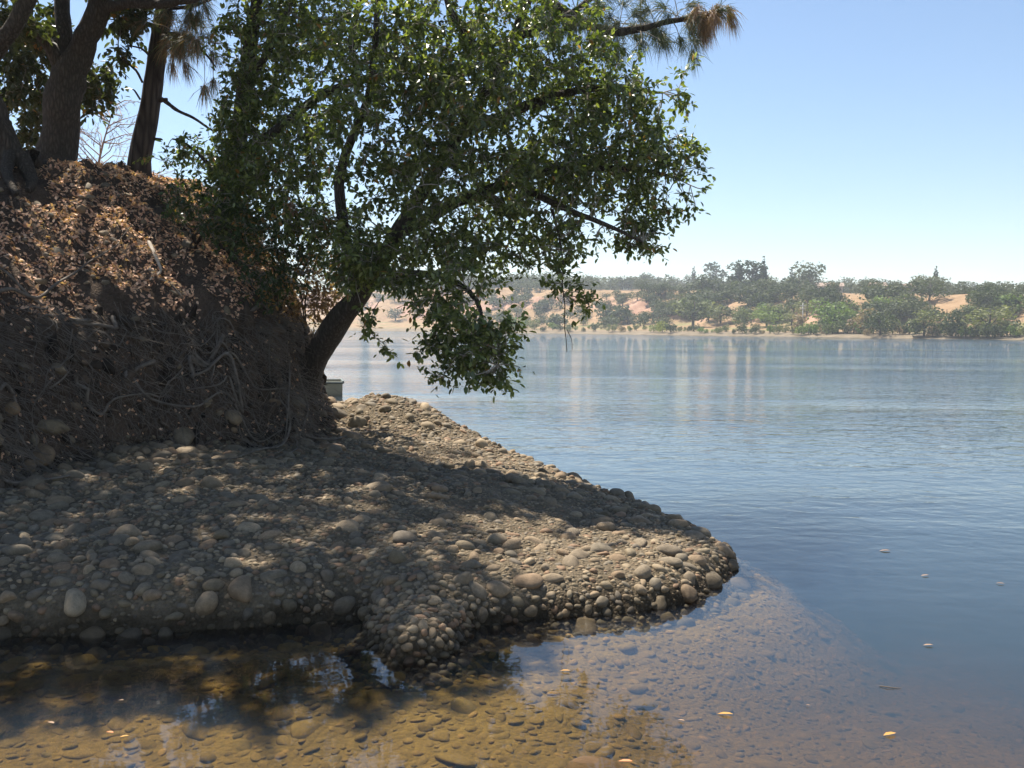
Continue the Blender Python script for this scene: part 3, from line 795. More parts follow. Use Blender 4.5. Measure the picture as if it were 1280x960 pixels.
for (pp, r0) in ((line((24, 218, 10.70), (40, 236, 10.57), (36, 262, 10.29)), 0.09), (line((14, 225, 10.66), (8, 250, 10.38), (20, 275, 10.00)), 0.08), (line((38, 214, 10.94), (48, 205, 11.13), (60, 206, 11.31)), 0.10)):
    pp = np.array([[a[0], a[1], height(a[0], a[1])[0] + 0.03] for a in pp]); pp[0, 2] += 0.12
    a, b = smooth_line(pp, [r0, r0 * 0.7, r0 * 0.4]); v, qd, t3 = tube(a, b, 8, 0.2); m.add(v, qd, t3)
link("roots", shift(m.mesh("roots", M['bark']), b3), oak4)

# ------------------------------------------------------------------ pine
b4 = P(174, 214, 12.98); b4[2] = height(b4[0], b4[1])[0] - 0.08
pine = thing("pine_tree", "straight pine trunk with scaly bark tilting right on the bank top", "tree", b4)
tp, tr = smooth_line(np.vstack([b4[None], line((175, 200, 12.98), (188, 130, 12.98), (198, 60, 12.98), (207, 0, 12.98), (219, -100, 12.98), (236, -260, 12.98), (245, -380, 12.98))]), [0.17, 0.145, 0.128, 0.116, 0.105, 0.09, 0.07, 0.05], 0.1)
v, qd, t3 = tube(tp, tr, 16, 0.08, 2); m = MB(); m.add(v, qd, t3)
link("trunk", shift(m.mesh("trunk", M['pine_bark']), b4), pine)
TUFT, TUFTD, TUFTC = [], [], []
def pine_limb(pts, radii, tufts, dead=0.0, spreadv=0.16):
    a, b = smooth_line(pts, radii, 0.08)
    v, qd, t3 = tube(a, b, 7, 0.12); mm = MB(); mm.add(v, qd, t3)
    link("limb", shift(mm.mesh("limb", M['pine_bark']), b4), pine)
    tw = MB()
    for (f0, f1, n) in tufts:
        for k in range(n):
            f = rng.uniform(f0, f1); c = a[int(f * (len(a) - 1))]
            e = c + rng.normal(size=3) * spreadv * np.array([1, 1, 0.8])
            v, qd, t3 = tube(np.stack([c, (c + e) / 2 + (0, 0, 0.03), e]), [0.006, 0.005, 0.004], 4); tw.add(v, qd, t3)
            TUFT.append(e); TUFTD.append(unit(e - c + np.array([0, 0, -0.05]))); TUFTC.append(dead)
    if tw.n: link("twigs", shift(tw.mesh("twigs", M['twig']), b4), pine, 'stuff')
pine_limb(line((238, -275, 12.98), (420, -130, 12.67), (600, -45, 12.36), (690, 5, 12.26), (752, 38, 12.16), (800, 36, 12.16), (840, 26, 12.16), (898, 20, 12.06)), [0.09, 0.08, 0.07, 0.062, 0.055, 0.045, 0.035, 0.015], [(0.60, 0.8, 22), (0.78, 0.97, 60)], 0.0, 0.2)
pine_limb(line((880, 22, 12.08), (892, 14, 12.06), (905, 12, 12.06)), [0.015, 0.012, 0.008], [(0.1, 1.0, 13)], 1.0, 0.10)
pine_limb(line((205, 10, 12.98), (238, 8, 12.67), (275, -5, 12.36)), [0.03, 0.022, 0.012], [(0.25, 1.0, 14)], 0.25, 0.18)
pine_limb(line((204, 42, 12.98), (228, 44, 12.67), (252, 62, 12.36), (270, 84, 12.16)), [0.028, 0.02, 0.014, 0.008], [(0.25, 1.0, 20)], 0.45, 0.15)
pine_limb(line((200, 62, 12.98), (215, 60, 12.67), (226, 70, 12.47)), [0.02, 0.014, 0.008], [(0.4, 1.0, 8)], 0.6, 0.12)
for ang, hh, L in ((200, -220, 2.2), (330, -300, 1.8), (80, -330, 1.6), (150, -150, 1.9)):
    s0 = P(230, hh, 12.8); e0 = s0 + np.array([math.cos(R(ang)) * L, math.sin(R(ang)) * L, 0.3])
    pine_limb(np.stack([s0, (s0 + e0) / 2 + (0, 0, 0.25), e0]), [0.05, 0.035, 0.012], [(0.35, 1.0, 34)], 0.05, 0.28)
TUFT, TUFTD, TUFTC = np.array(TUFT), np.array(TUFTD), np.array(TUFTC)
nn = 84
nd = unit(np.repeat(TUFTD, nn, 0) * 0.9 + rng.normal(size=(len(TUFT) * nn, 3)) * 0.6 + np.array([0, 0, -0.32]) - np.repeat(TUFTC, nn)[:, None] * np.array([0, 0, 1.3]))
st = np.repeat(TUFT, nn, 0) + rng.normal(size=nd.shape) * 0.02
ln = rng.uniform(0.13, 0.30, len(nd))[:, None]
wv = unit(np.cross(nd, rng.normal(size=nd.shape))) * 0.0024
bend = np.array([0, 0, -0.06])
v = np.stack([st - wv, st + wv, st + nd * ln * 0.55 + wv, st + nd * ln + bend, st + nd * ln * 0.55 - wv], 1).reshape(-1, 3)
f5 = np.arange(len(nd))[:, None] * 5
dead = rng.uniform(size=len(nd)) < np.repeat(TUFTC, nn)
nc = np.where(dead[:, None], np.array([0.26, 0.15, 0.085]), np.array([0.095, 0.105, 0.058])) * rng.uniform(0.7, 1.3, (len(nd), 1))
link("needles", shift(mesh("needles", v, [f5 + np.array([[0, 1, 2, 4]]), f5 + np.array([[4, 2, 3]])], M['needles'], False, np.repeat(nc, 5, 0)), b4), pine, 'stuff')
# dead snags on the pine trunk
for pts, r0 in ((((187, 70, 12.77), (176, 60, 12.67), (161, 57, 12.57), (157, 50, 12.57)), 0.014), (((178, 103, 12.82), (170, 88, 12.67), (158, 78, 12.57), (150, 66, 12.57), (148, 50, 12.57), (156, 30, 12.57)), 0.016),
                (((175, 124, 12.82), (168, 113, 12.67), (165, 112, 12.67)), 0.014), (((203, 124, 12.82), (222, 138, 12.57), (241, 147, 12.47), (262, 161, 12.36), (270, 165, 12.26)), 0.026), (((200, 126, 12.77), (208, 124, 12.67), (209, 125, 12.67)), 0.03), (((193, 174, 12.82), (201, 174, 12.67), (203, 175, 12.67)), 0.022)):
    a, b = smooth_line(line(*pts), np.linspace(r0, r0 * 0.35, len(pts)), 0.05); v, qd, t3 = tube(a, b, 6, 0.2)
    m = MB(); m.add(v, qd, t3); link("snag", shift(m.mesh("snag", M['pine_bark']), b4), pine)

# ------------------------------------------------------------------ bare sapling behind the crest
def bare_tree(root, base, p0, p1, r0, mat, n1=16, seed=1, spread=0.5):
    r = np.random.default_rng(seed)
    a, b = smooth_line(np.stack([p0, (p0 + p1) / 2 + r.normal(size=3) * 0.04, p1]), [r0, r0 * 0.6, r0 * 0.15], 0.06)
    v, qd, t3 = tube(a, b, 6); m = MB(); m.add(v, qd, t3)
    link("trunk", shift(m.mesh("trunk", M[mat]), base), root)
    m = MB(); tot = np.linalg.norm(p1 - p0); ax = unit(p1 - p0)
    def grow(c, d, L, rad, lev):
        e = c + d * L; mid = (c + e) / 2 + r.normal(size=3) * L * 0.08 + np.array([0, 0, 0.05 * L])
        v, qd, t3 = tube(np.stack([c, mid, e]), [rad, rad * 0.7, rad * 0.3], 4); m.add(v, qd, t3)
        if lev:
            for _ in range(4):
                f = r.uniform(0.3, 1); pt = c * (1 - f) + e * f
                grow(pt, unit(d + r.normal(size=3) * 0.6), L * r.uniform(0.3, 0.55), rad * 0.5, lev - 1)
    for k in range(n1):
        f = 0.2 + 0.8 * (k + r.uniform()) / n1; c = a[min(int(f * len(a)), len(a) - 1)]
        d = r.normal(size=3); d = unit(d - ax * (d @ ax)); d = unit(d + ax * 0.45)
        grow(c, d, tot * spread * (1.1 - f * 0.75), r0 * 0.4, 2)
    link("twigs", shift(m.mesh("twigs", M[mat]), base), root, 'stuff')
b5 = P(112, 215, 14.39); b5[2] = height(b5[0], b5[1])[0] - 0.05
sap = thing("bare_sapling", "leafless pale sapling between the forked oak and the pine", "tree", b5)
bare_tree(sap, b5, b5, P(143, 132, 14.39), 0.026, 'dead_twig', 26, 4, 0.6)

# ------------------------------------------------------------------ shrubs on the bank
def shrub(label, base, centers, leaf, tint, odd=0.05, oddcol=(0.34, 0.17, 0.06), name="shrub", stems=5, cat="shrub", per=6, tw=3):
    base = np.asarray(base); root = thing(name, label, cat, base)
    c0 = centers.mean(0)
    trunkp = (np.stack([base, base * 0.6 + c0 * 0.4, c0]), [0.02, 0.014, 0.006])
    lm = [(np.stack([base, (base + c) / 2 + rng.normal(size=3) * 0.06, c]), [0.014, 0.01, 0.005]) for c in centers[rng.integers(len(centers), size=stems)]]
    tree(root, base, trunkp, lm, centers, leaf=leaf, per_twig=per, twigs=tw, spread=0.2, tint=tint, odd=odd, oddcol=oddcol, trunk_sides=6, twig_r=0.0025)
def onbank(px, py, d):
    p_ = P(px, py, d); p_[2] = height(p_[0], p_[1])[0] - 0.03; return p_
DARK = [(0.035, 0.055, 0.018), (0.045, 0.07, 0.022), (0.06, 0.085, 0.028)]
shrub("low dark green shrub growing on the bank slope below the pine", onbank(245, 290, 10.9), blobs([(240, 252, 45, 26, 10.7, 0.3, 40), (285, 275, 45, 34, 10.4, 0.35, 60)]), 0.05, DARK)
shrub("shrub of mixed green and rusty dead leaves above the leaning trunk", onbank(345, 380, 10.8), blobs([(325, 300, 50, 44, 10.2, 0.3, 70), (380, 305, 44, 36, 10.3, 0.3, 50), (350, 350, 50, 34, 10.2, 0.3, 50)]), 0.05, DARK, 0.16)
BRN = [(0.24, 0.13, 0.07), (0.32, 0.19, 0.11), (0.18, 0.10, 0.06), (0.28, 0.17, 0.12)]
shrub("dry brush of reddish brown leaves behind the leaning oak trunk", onbank(385, 420, 11.3), blobs([(375, 378, 44, 34, 11.1, 0.3, 62), (408, 362, 28, 26, 11.1, 0.2, 30), (335, 372, 44, 34, 10.7, 0.25, 34), (395, 335, 40, 24, 11.0, 0.2, 26), (366, 258, 7, 5, 9.8, 0.05, 3), (405, 270, 6, 4, 9.8, 0.05, 3)]), 0.045, BRN, 0.1, (0.4, 0.25, 0.15), "dry_brush")

# ------------------------------------------------------------------ roots on the bank face, litter on the slope
def toept(f):                                # point on the visible toe line, f 0..1
    pts = np.array(BANK[1:9]); L = np.concatenate([[0], np.cumsum(np.linalg.norm(np.diff(pts, axis=0), axis=1))])
    k = f * L[-1]; return np.array([np.interp(k, L, pts[:, 0]), np.interp(k, L, pts[:, 1])])
def inward(f):
    a, b = toept(max(f - 0.02, 0)), toept(min(f + 0.02, 1)); d = unit(b - a)
    return np.array([-d[1], d[0]]) if True else None
fine = MB()
for k in range(60):
    f = rng.uniform(0.05, 1.0)
    big = k < 15
    a = toept(f); inn = inward(f); along = np.array([inn[1], -inn[0]])
    s_ = rng.uniform(0.15, 0.62); n = int(rng.integers(6, 11)); pts = []
    q2 = a + inn * s_; dr = rng.uniform(-1, 1)
    for i_ in range(n):
        z_ = float(height(q2[0], q2[1])[0]); off = rng.uniform(0.0, 0.07) + (0.05 if i_ % 4 == 2 else 0)
        nr_ = -inn * off
        pts.append([q2[0] + nr_[0], q2[1] + nr_[1], z_ + 0.02])
        dr = np.clip(dr + rng.normal() * 1.1, -2.6, 2.6)
        q2 = q2 - inn * rng.uniform(-0.02, 0.065) + along * dr * rng.uniform(0.02, 0.09)
        if big: q2 = q2 + along * dr * 0.05
    r0 = rng.uniform(0.010, 0.024) if big else rng.uniform(0.004, 0.009)
    aa, bb = smooth_line(np.array(pts), np.linspace(r0, r0 * 0.3, n), 0.05)
    v, qd, t3 = tube(aa, bb, 6, 0.15); m = MB(); m.add(v, qd, t3)
    link("root", m.mesh("root", M['root']), bank_ob)
for k in range(4200):
    f = rng.uniform(0.0, 1.0); a = toept(f); inn = inward(f); s_ = rng.uniform(0.0, 0.6)
    q2 = a + inn * s_; z_ = float(height(q2[0], q2[1])[0])
    p0 = np.array([q2[0], q2[1], z_]); L = rng.uniform(0.06, 0.32)
    o2 = rng.uniform(0.0, 0.16); p1 = p0 + np.array([-inn[0] * o2, -inn[1] * o2, 0]) + np.array([rng.normal() * 0.09, rng.normal() * 0.06, -L * 0.5]); p2 = p1 + np.array([rng.normal() * 0.13, rng.normal() * 0.06, -L * 0.6])
    v, qd, t3 = tube(np.stack([p0, p1, p2]), [0.003, 0.0025, 0.0015], 3); fine.add(v, qd, t3)
link("rootlets", fine.mesh("rootlets", M['root']), bank_ob, 'stuff')

# fallen leaves
n = 90000
x = rng.uniform(-8.5, -1.6, n); y = rng.uniform(7.0, 14.2, n); z, t, s = height(x, y)
k = (s > 0.03) & (x > -0.62 * y - 0.8) & (rng.uniform(size=n) < np.where(s > 0.5, 1, 0.22)) & (fbm(x * 2, y * 2, 3, 77) > 0.33)
x, y, z = x[k], y[k], z[k]; n = len(x)
nr = normal_at(x, y); zh = unit(nr + rng.normal(size=(n, 3)) * 0.45)
dr = unit(np.cross(zh, rng.normal(size=(n, 3))))
Rm = rmats(dr, zh); size = rng.uniform(0.024, 0.058, n)
LT = np.array([1.5, 1.27, 1.12]) * np.array([(0.48, 0.34, 0.24), (0.38, 0.25, 0.17), (0.56, 0.44, 0.33), (0.26, 0.16, 0.11), (0.42, 0.30, 0.23)])
tint = LT[rng.integers(5, size=n)] * rng.uniform(0.75, 1.2, (n, 1))
v, f, c = leaf_mass(np.stack([x, y, z + 0.008], -1), Rm, size, tint)
lit = link("leaf_litter", mesh("leaf_litter", v, [f], M['litter'], False, c), None, 'stuff')
tag(lit, "dry brown fallen leaves covering the sunlit bank slope", "leaf litter")

# bleached stick and twigs on the slope
def lying(label, pts, r0, mat, name="stick", fork=None):
    w = np.array([onbank(*p_) for p_ in pts]); w[:, 2] += 0.025 + r0
    a, b = smooth_line(w, np.linspace(r0, r0 * 0.5, len(w)), 0.04)
    m = MB(); v, qd, t3 = tube(a, b, 7, 0.2); m.add(v, qd, t3)
    if fork:
        w2 = np.array([onbank(*p_) for p_ in fork]); w2[:, 2] += 0.025 + r0
        a2, b2_ = smooth_line(w2, np.linspace(r0 * 0.7, r0 * 0.4, len(w2)), 0.04); v, qd, t3 = tube(a2, b2_, 6, 0.2); m.add(v, qd, t3)
    o = link(name, shift(m.mesh(name, M[mat]), w[0])); o.location = w[0]
    tag(o, label, "stick"); return o
def hit(px, py):                             # first terrain point on a line of sight
    v = raydir(px, py); ys = np.arange(3.0, 18, 0.02); pts = EYE + v * (ys / v[1])[:, None]
    z = height(pts[:, 0], pts[:, 1])[0]; k = np.argmax(pts[:, 2] < z); return (px, py, ys[k])
lying("bleached curved stick lying on the sunlit leaf litter of the bank", [hit(186, 309), hit(196, 330), hit(201, 342), hit(188, 354)], 0.022, 'driftwood', fork=[hit(186, 338), hit(198, 344)])
lying("long thin root running down the bank beside the bleached stick", [hit(200, 350), hit(215, 362), hit(230, 378)], 0.014, 'root')

# ------------------------------------------------------------------ boat drawn up beyond the spit
def boat(loc, rz):
    root = thing("rowing_boat", "small olive flat-bottomed boat half hidden behind the leaning trunk", "boat", loc)
    root.rotation_euler = (0, 0, rz)
    paint = mat_simple("boat_paint", (0.33, 0.31, 0.22), 0.6, 3, 0.2, 0.1); rim = mat_simple("boat_rim", (0.12, 0.14, 0.12), 0.5, 5, 0.2, 0.1); wood = mat_simple("boat_seat", (0.36, 0.29, 0.20), 0.7, 8)
    st_ = np.linspace(0, 1, 13); prof = []
    for f in st_:
        hw = 0.62 * (1 - 0.55 * max(0, f - 0.55) ** 1.5 / 0.3); bw = hw * 0.8; zb = 0.05 + 0.32 * max(0, f - 0.65) ** 2 / 0.12; zt = 0.52 + 0.12 * f ** 2
        x_ = -f * 3.4
        prof.append([[x_, -hw, zt], [x_, -bw, min(zb, zt - .05)], [x_, bw, min(zb, zt - .05)], [x_, hw, zt]])
    o_ = np.array(prof); inn = o_.copy(); inn[:, :, 1] *= 0.95; inn[:, 1:3, 2] += 0.03
    V_ = np.concatenate([o_.reshape(-1, 3), inn.reshape(-1, 3)]); Q_ = []; n_ = len(st_); off = n_ * 4
    for i_ in range(n_ - 1):
        for j_ in range(3):
            a_ = i_ * 4 + j_; Q_ += [[a_, a_ + 1, a_ + 5, a_ + 4], [off + a_ + 4, off + a_ + 5, off + a_ + 1, off + a_]]
    for e_ in (0, n_ - 1):
        a_ = e_ * 4; Q_ += [[a_, a_ + 3, a_ + 2, a_ + 1], [off + a_ + 1, off + a_ + 2, off + a_ + 3, off + a_]]
    m = MB(); m.add(V_, Q_); link("hull", m.mesh("hull", paint, False), root)
    for sd in (0, 3):
        a_, b_ = smooth_line(o_[:, sd], np.full(n_, 0.03), 0.2); v, qd, t3 = tube(a_, b_, 6); m = MB(); m.add(v, qd, t3); link("gunwale", m.mesh("gunwale", rim), root)
    m = MB(); m.box((0.012, 0, 0.53), (0.05, 1.22, 0.06)); link("transom_rail", m.mesh("transom_rail", rim, False), root)
    for x_ in (-0.7, -1.9):
        m = MB(); m.box((x_, 0, 0.38), (0.28, 1.08, 0.03)); link("seat", m.mesh("seat", wood, False), root)
bp = P(430, 485, 24.0)
boat((bp[0] - 0.06, 24.0, -0.23), R(12))

# ------------------------------------------------------------------ things floating on the water
fl_mats = {'yellow': leaf_mat("floating_yellow_leaf", 0.2, 0.5, 0.3, [(0, (0.44, 0.235, 0.06)), (1, (0.50, 0.28, 0.08))], False), 'tan': leaf_mat("floating_tan_leaf", 0.1, 0.6, 0.3, [(0, (0.26, 0.17, 0.11)), (1, (0.31, 0.21, 0.14))], False), 'red': leaf_mat("floating_rust_leaf", 0.1, 0.6, 0.3, [(0, (0.50, 0.20, 0.09)), (1, (0.55, 0.22, 0.10))], False)}
fl_me = {k: mesh("floating_leaf", LEAF8 * np.array([0.95, 1.15, 0.9]) + np.array([0, -0.5, 0]), [LEAF8_Q, LEAF8_T], m_) for k, m_ in fl_mats.items()}
FL = [(908, 892, 'yellow', 0.055, 80, "yellow pointed leaf afloat on the dark water, left of its lower twin"), (1113, 917, 'yellow', 0.052, 110, "yellow leaf afloat lowest and farthest right on the water"),
      (707, 838, 'yellow', 0.04, 85, "pale yellow leaf afloat among the reflected twigs of the oak"), (1161, 806, 'tan', 0.045, 90, "pinkish tan leaf afloat on the open water above the two yellow ones"),
      (1157, 719, 'tan', 0.05, 100, "small pale leaf curled on the blue water right of the spit tip"), (1251, 729, 'tan', 0.045, 70, "small pale leaf afloat on the blue water at the right edge"),
      (1107, 688, 'tan', 0.07, 90, "pale sliver of leaf afloat, highest on the water right of the spit"), (852, 900, 'tan', 0.025, 60, "tiny pale leaf afloat just left of the yellow pointed leaf"),
      (138, 915, 'red', 0.03, 70, "rust red leaf on the amber shallows, left one of a close pair"), (156, 920, 'yellow', 0.03, 110, "orange leaf on the amber shallows, right one of a close pair"),
      (64, 903, 'tan', 0.034, 60, "pale tan leaf on the amber shallows near the left corner"), (152, 875, 'tan', 0.02, 90, "tiny white leaf over the two stacked stones in the shallows"),
      (783, 951, 'red', 0.045, 85, "orange leaf stranded beside the brown rock at the bottom edge"), (1010, 881, 'tan', 0.016, 40, "tiny speck of leaf on the water between the two yellow leaves")]
for (px, py, kind, sz, rot, lab) in FL:
    o = link("floating_leaf", fl_me[kind]); p_ = G(px, py, 0.006)
    o.location = p_; o.rotation_euler = (0, R(4), R(rot)); o.scale = (sz * 1.05,) * 3
    tag(o, lab, "leaf", "leaves floating on the water")
m = MB(); a, b = smooth_line(np.array([[-0.07, 0.0, 0.0], [-0.02, -0.01, 0.004], [0.03, 0.0, 0.0], [0.08, 0.012, 0.0]]), [0.004, 0.005, 0.004, 0.002], 0.01); v, qd, t3 = tube(a, b, 5); m.add(v, qd, t3)
o = link("floating_twig", m.mesh("floating_twig", M['root'])); o.location = G(1112, 859, 0.003); o.rotation_euler = (0, 0, R(-20)); o.scale = (0.6, 0.6, 0.6); tag(o, "thin dark twig floating on the grey water above the yellow leaf", "twig")
v, f = stone_shape(3, 555); rk = link("rock", mesh("rock", v, [f], mat_simple("wet_brown_rock", (0.10, 0.055, 0.022), 0.8, 3, 0.4, 0.6)))
p_ = G(752, 952, 0.0); rk.location = (p_[0], p_[1], -0.04); rk.scale = (0.12, 0.085, 0.06); rk.rotation_euler = (0.1, 0.15, 0.2)
tag(rk, "brown wet rock just breaking the surface at the bottom edge", "rock")

# ------------------------------------------------------------------ far shore and hills
S0 = np.array([-70.0, 400.0]); E_ = unit(np.array([163.0, -217.0])); N_ = np.array([-E_[1], E_[0]])
def hscale(u): return np.clip((400 - 217 * u / 271.4) / 300, 0.5, 1.7)
def hill_h(u, w):                            # height in units of the local scale, w inland distance / scale
    gul = fbm(u / 14.0, w * 0.02, 4, 7); roll = fbm(u / 55.0, w / 60.0, 3, 19)
    we = w + (gul - 0.5) * 30 * sstep(20, 50, w) + (roll - 0.5) * 22
    z = 0.9 * sstep(-1, 4, w) + 1.6 * sstep(4, 30, we) + 11.5 * sstep(26, 80, we) + 2.0 * sstep(80, 160, we)
    z += (fbm(u / 6.0, w / 6.0, 3, 29) - 0.5) * 1.3 * sstep(8, 30, w) + (roll - 0.5) * 2.5 * sstep(30, 90, w)
    return np.where(w < -1, -1.5 + 0 * w, z)
def hill_xy(x, y):
    r_ = np.stack([x - S0[0], y - S0[1]], -1); u = r_ @ E_; v = r_ @ N_; s_ = hscale(u)
    wob = (fbm(u / 25.0, 0 * u, 3, 3) - 0.5) * 8
    return hill_h(u, (v + wob) / s_) * s_, u, v / s_
us = np.linspace(-420, 620, 520); ws = np.concatenate([np.linspace(-6, 110, 120), np.linspace(114, 420, 40)])
U, W = np.meshgrid(us, ws); s_ = hscale(U)
HX = S0[0] + U * E_[0] + W * s_ * N_[0]; HY = S0[1] + U * E_[1] + W * s_ * N_[1]
HZ = hill_xy(HX, HY)[0]
m_, nt, o_ = new_mat("dry_hillside"); g = NT(nt)
tc = g.n("ShaderNodeTexCoord").outputs["Object"]
n1 = g.noise(tc, 0.035, 6, 0.6); n2 = g.noise(tc, 0.35, 6, 0.7)
geo = g.n("ShaderNodeNewGeometry"); slope = g.n("ShaderNodeSeparateXYZ", inp={0: geo.outputs["Normal"]}).outputs[2]
grass = g.ramp(n2.outputs[0], [(0.3, (0.21, 0.137, 0.075)), (0.55, (0.28, 0.185, 0.105)), (0.75, (0.335, 0.24, 0.148))])
soil = g.ramp(n2.outputs[0], [(0.3, (0.27, 0.15, 0.10)), (0.55, (0.355, 0.215, 0.148)), (0.75, (0.43, 0.29, 0.21))])
c = g.mix(g.ramp(g.math('ADD', slope, g.math('MULTIPLY', n1.outputs[0], 0.14)), [(0.98, (1, 1, 1)), (1.03, (0, 0, 0))]), grass, soil)
hz_ = g.n("ShaderNodeSeparateXYZ", inp={0: tc}).outputs[2]
beach = g.ramp(n2.outputs[0], [(0.3, (0.13, 0.105, 0.07)), (0.7, (0.23, 0.185, 0.13))])
c = g.mix(g.ramp(g.math('MULTIPLY', hz_, 0.5), [(0.35, (1, 1, 1)), (0.75, (0, 0, 0))]), c, beach)
green = g.ramp(g.math('MULTIPLY', g.noise(tc, 0.12, 4, 0.6).outputs[0], g.ramp(g.math('MULTIPLY', hz_, 0.2), [(0.1, (0, 0, 0)), (0.22, (1, 1, 1)), (0.7, (1, 1, 1)), (0.95, (0, 0, 0))])), [(0.48, (0, 0, 0)), (0.62, (1, 1, 1))])
c = g.mix(g.math('MULTIPLY', green, 0.7), c, (0.16, 0.17, 0.07, 1))
principled(g, o_, c, 0.95, g.bump(n2.outputs[0], 0.6, 1.0), 0.1)
i, j = np.meshgrid(np.arange(len(us) - 1), np.arange(len(ws) - 1)); nu = len(us)
hill = link("hillside", mesh("hillside", np.stack([HX, HY, HZ], -1).reshape(-1, 3), [np.stack([j * nu + i, (j + 1) * nu + i, (j + 1) * nu + i + 1, j * nu + i + 1], -1).reshape(-1, 4)[:, ::-1]], m_), None, 'structure')

def hill_hit(px, py):
    v = raydir(px, py); ys = np.arange(140, 900, 1.0); pts = EYE + v * (ys / v[1])[:, None]
    z = hill_xy(pts[:, 0], pts[:, 1])[0]; k = pts[:, 2] < z
    if not k.any(): return None
    return pts[np.argmax(k)]
def hill_crest(px, back=0.0):                # highest visible ground on that column
    v = raydir(px, 400); ys = np.arange(140, 900, 2.0); pts = EYE + v * (ys / v[1])[:, None]
    z = hill_xy(pts[:, 0], pts[:, 1])[0]; k = int(np.argmax((z - EYE[2]) / ys)); k = min(k + int(back / 2), len(ys) - 1)
    return np.array([pts[k, 0], pts[k, 1], z[k]])

# crown shapes for far trees: many small clump faces, shared between alike trees
def clump_mesh(name, ells, n, sz, mat, seed):
    r = np.random.default_rng(seed); vv = []; w = np.array([e[1][0] * e[1][2] for e in ells]); w = w / w.sum()
    for (c, rr), k in zip(ells, (w * n).astype(int) + 1):
        u_ = r.normal(size=(k, 3)); u_ /= np.linalg.norm(u_, axis=1)[:, None]
        p_ = np.asarray(c) + u_ * (r.uniform(size=(k, 1)) ** 0.3) * np.asarray(rr)
        a = unit(np.cross(unit(u_ + r.normal(size=(k, 3)) * 0.6), r.normal(size=(k, 3)))); b = unit(np.cross(a, u_ + r.normal(size=(k, 3)) * 0.5))
        s1 = sz * r.uniform(0.5, 1.3, (k, 1)); s2 = s1 * r.uniform(0.5, 0.9, (k, 1))
        vv.append(np.stack([p_ - a * s1, p_ - b * s2, p_ + a * s1, p_ + b * s2], 1))
    v = np.concatenate(vv).reshape(-1, 3)
    return mesh(name, v, [np.arange(len(v)).reshape(-1, 4)], mat, False)
def far_leaf(name, stops): return leaf_mat(name, 0.2, 0.7, 0.2, stops, False)
FM = {'oak': far_leaf("far_oak_leaves", [(0, (0.046, 0.060, 0.026)), (0.5, (0.060, 0.076, 0.033)), (1, (0.085, 0.095, 0.044))]),
      'bright': far_leaf("far_green_leaves", [(0, (0.11, 0.16, 0.038)), (1, (0.15, 0.20, 0.05))]),
      'pale': far_leaf("far_willow_leaves", [(0, (0.12, 0.14, 0.06)), (1, (0.17, 0.175, 0.075))]),
      'yellow': far_leaf("far_yellow_leaves", [(0, (0.22, 0.23, 0.04)), (1, (0.26, 0.25, 0.05))]),
      'dry': far_leaf("far_dry_leaves", [(0, (0.20, 0.15, 0.09)), (1, (0.25, 0.18, 0.11))]),
      'conifer': far_leaf("far_conifer_needles", [(0, (0.030, 0.048, 0.028)), (1, (0.042, 0.058, 0.032))])}
def crown_ells(r, kind):
    if kind == 'round': return [((r.uniform(-.3, .3), r.uniform(-.3, .3), r.uniform(.28, .78)), (r.uniform(.20, .34), r.uniform(.20, .34), r.uniform(.18, .28))) for _ in range(11)]
    if kind == 'shrub': return [((r.uniform(-.5, .5), r.uniform(-.4, .4), r.uniform(.25, .6)), (r.uniform(.25, .4), r.uniform(.25, .4), r.uniform(.2, .4))) for _ in range(7)]
    if kind == 'tall': return [((r.uniform(-.16, .16), r.uniform(-.16, .16), z), (r.uniform(.14, .22), r.uniform(.14, .22), .14)) for z in np.linspace(.3, .9, 8)]
    if kind == 'cone': return [((0, 0, z), (.20 * (1.08 - z), .20 * (1.08 - z), .09)) for z in np.linspace(.15, .98, 10)]
CROWN = {}
for kind, nvar, n, sz in (('round', 7, 700, 0.042), ('shrub', 5, 480, 0.065), ('tall', 4, 380, 0.045), ('cone', 3, 300, 0.04)):
    for mk in FM:
        CROWN[kind, mk] = [clump_mesh("crown", crown_ells(np.random.default_rng(k * 31 + len(kind)), kind), n, sz, FM[mk], 900 + k) for k in range(nvar)]
tm = MB(); v, qd, t3 = tube(np.array([[0, 0, -0.05], [0.01, 0, 0.25], [0.03, 0.01, 0.5], [0.02, 0.03, 0.75]]), [0.035, 0.028, 0.022, 0.01], 6); tm.add(v, qd, t3)
for d_ in ((0.22, 0.05, 0.62), (-0.2, 0.1, 0.6), (0.02, -0.2, 0.65)):
    v, qd, t3 = tube(np.array([[0.01, 0, 0.28], np.array(d_) * 0.6 + (0, 0, .1), d_]), [0.018, 0.013, 0.006], 5); tm.add(v, qd, t3)
far_trunk = tm.mesh("trunk", M['bark'])
count = {'n': 0}
def far_tree(p, H, kind, mk, label, group=None, wide=1.0, name="far_tree", cat="tree"):
    o = thing(name, label, cat, tuple(p), group)
    o.rotation_euler = (0, 0, rng.uniform(0, 6.28)); o.scale = (H * wide, H * wide, H)
    vs = CROWN[kind, mk]; c = link("crown", vs[count['n'] % len(vs)], o); t_ = link("trunk", far_trunk, o); count['n'] += 1
    return o
def pxh(p, px): return px * p[1] / F
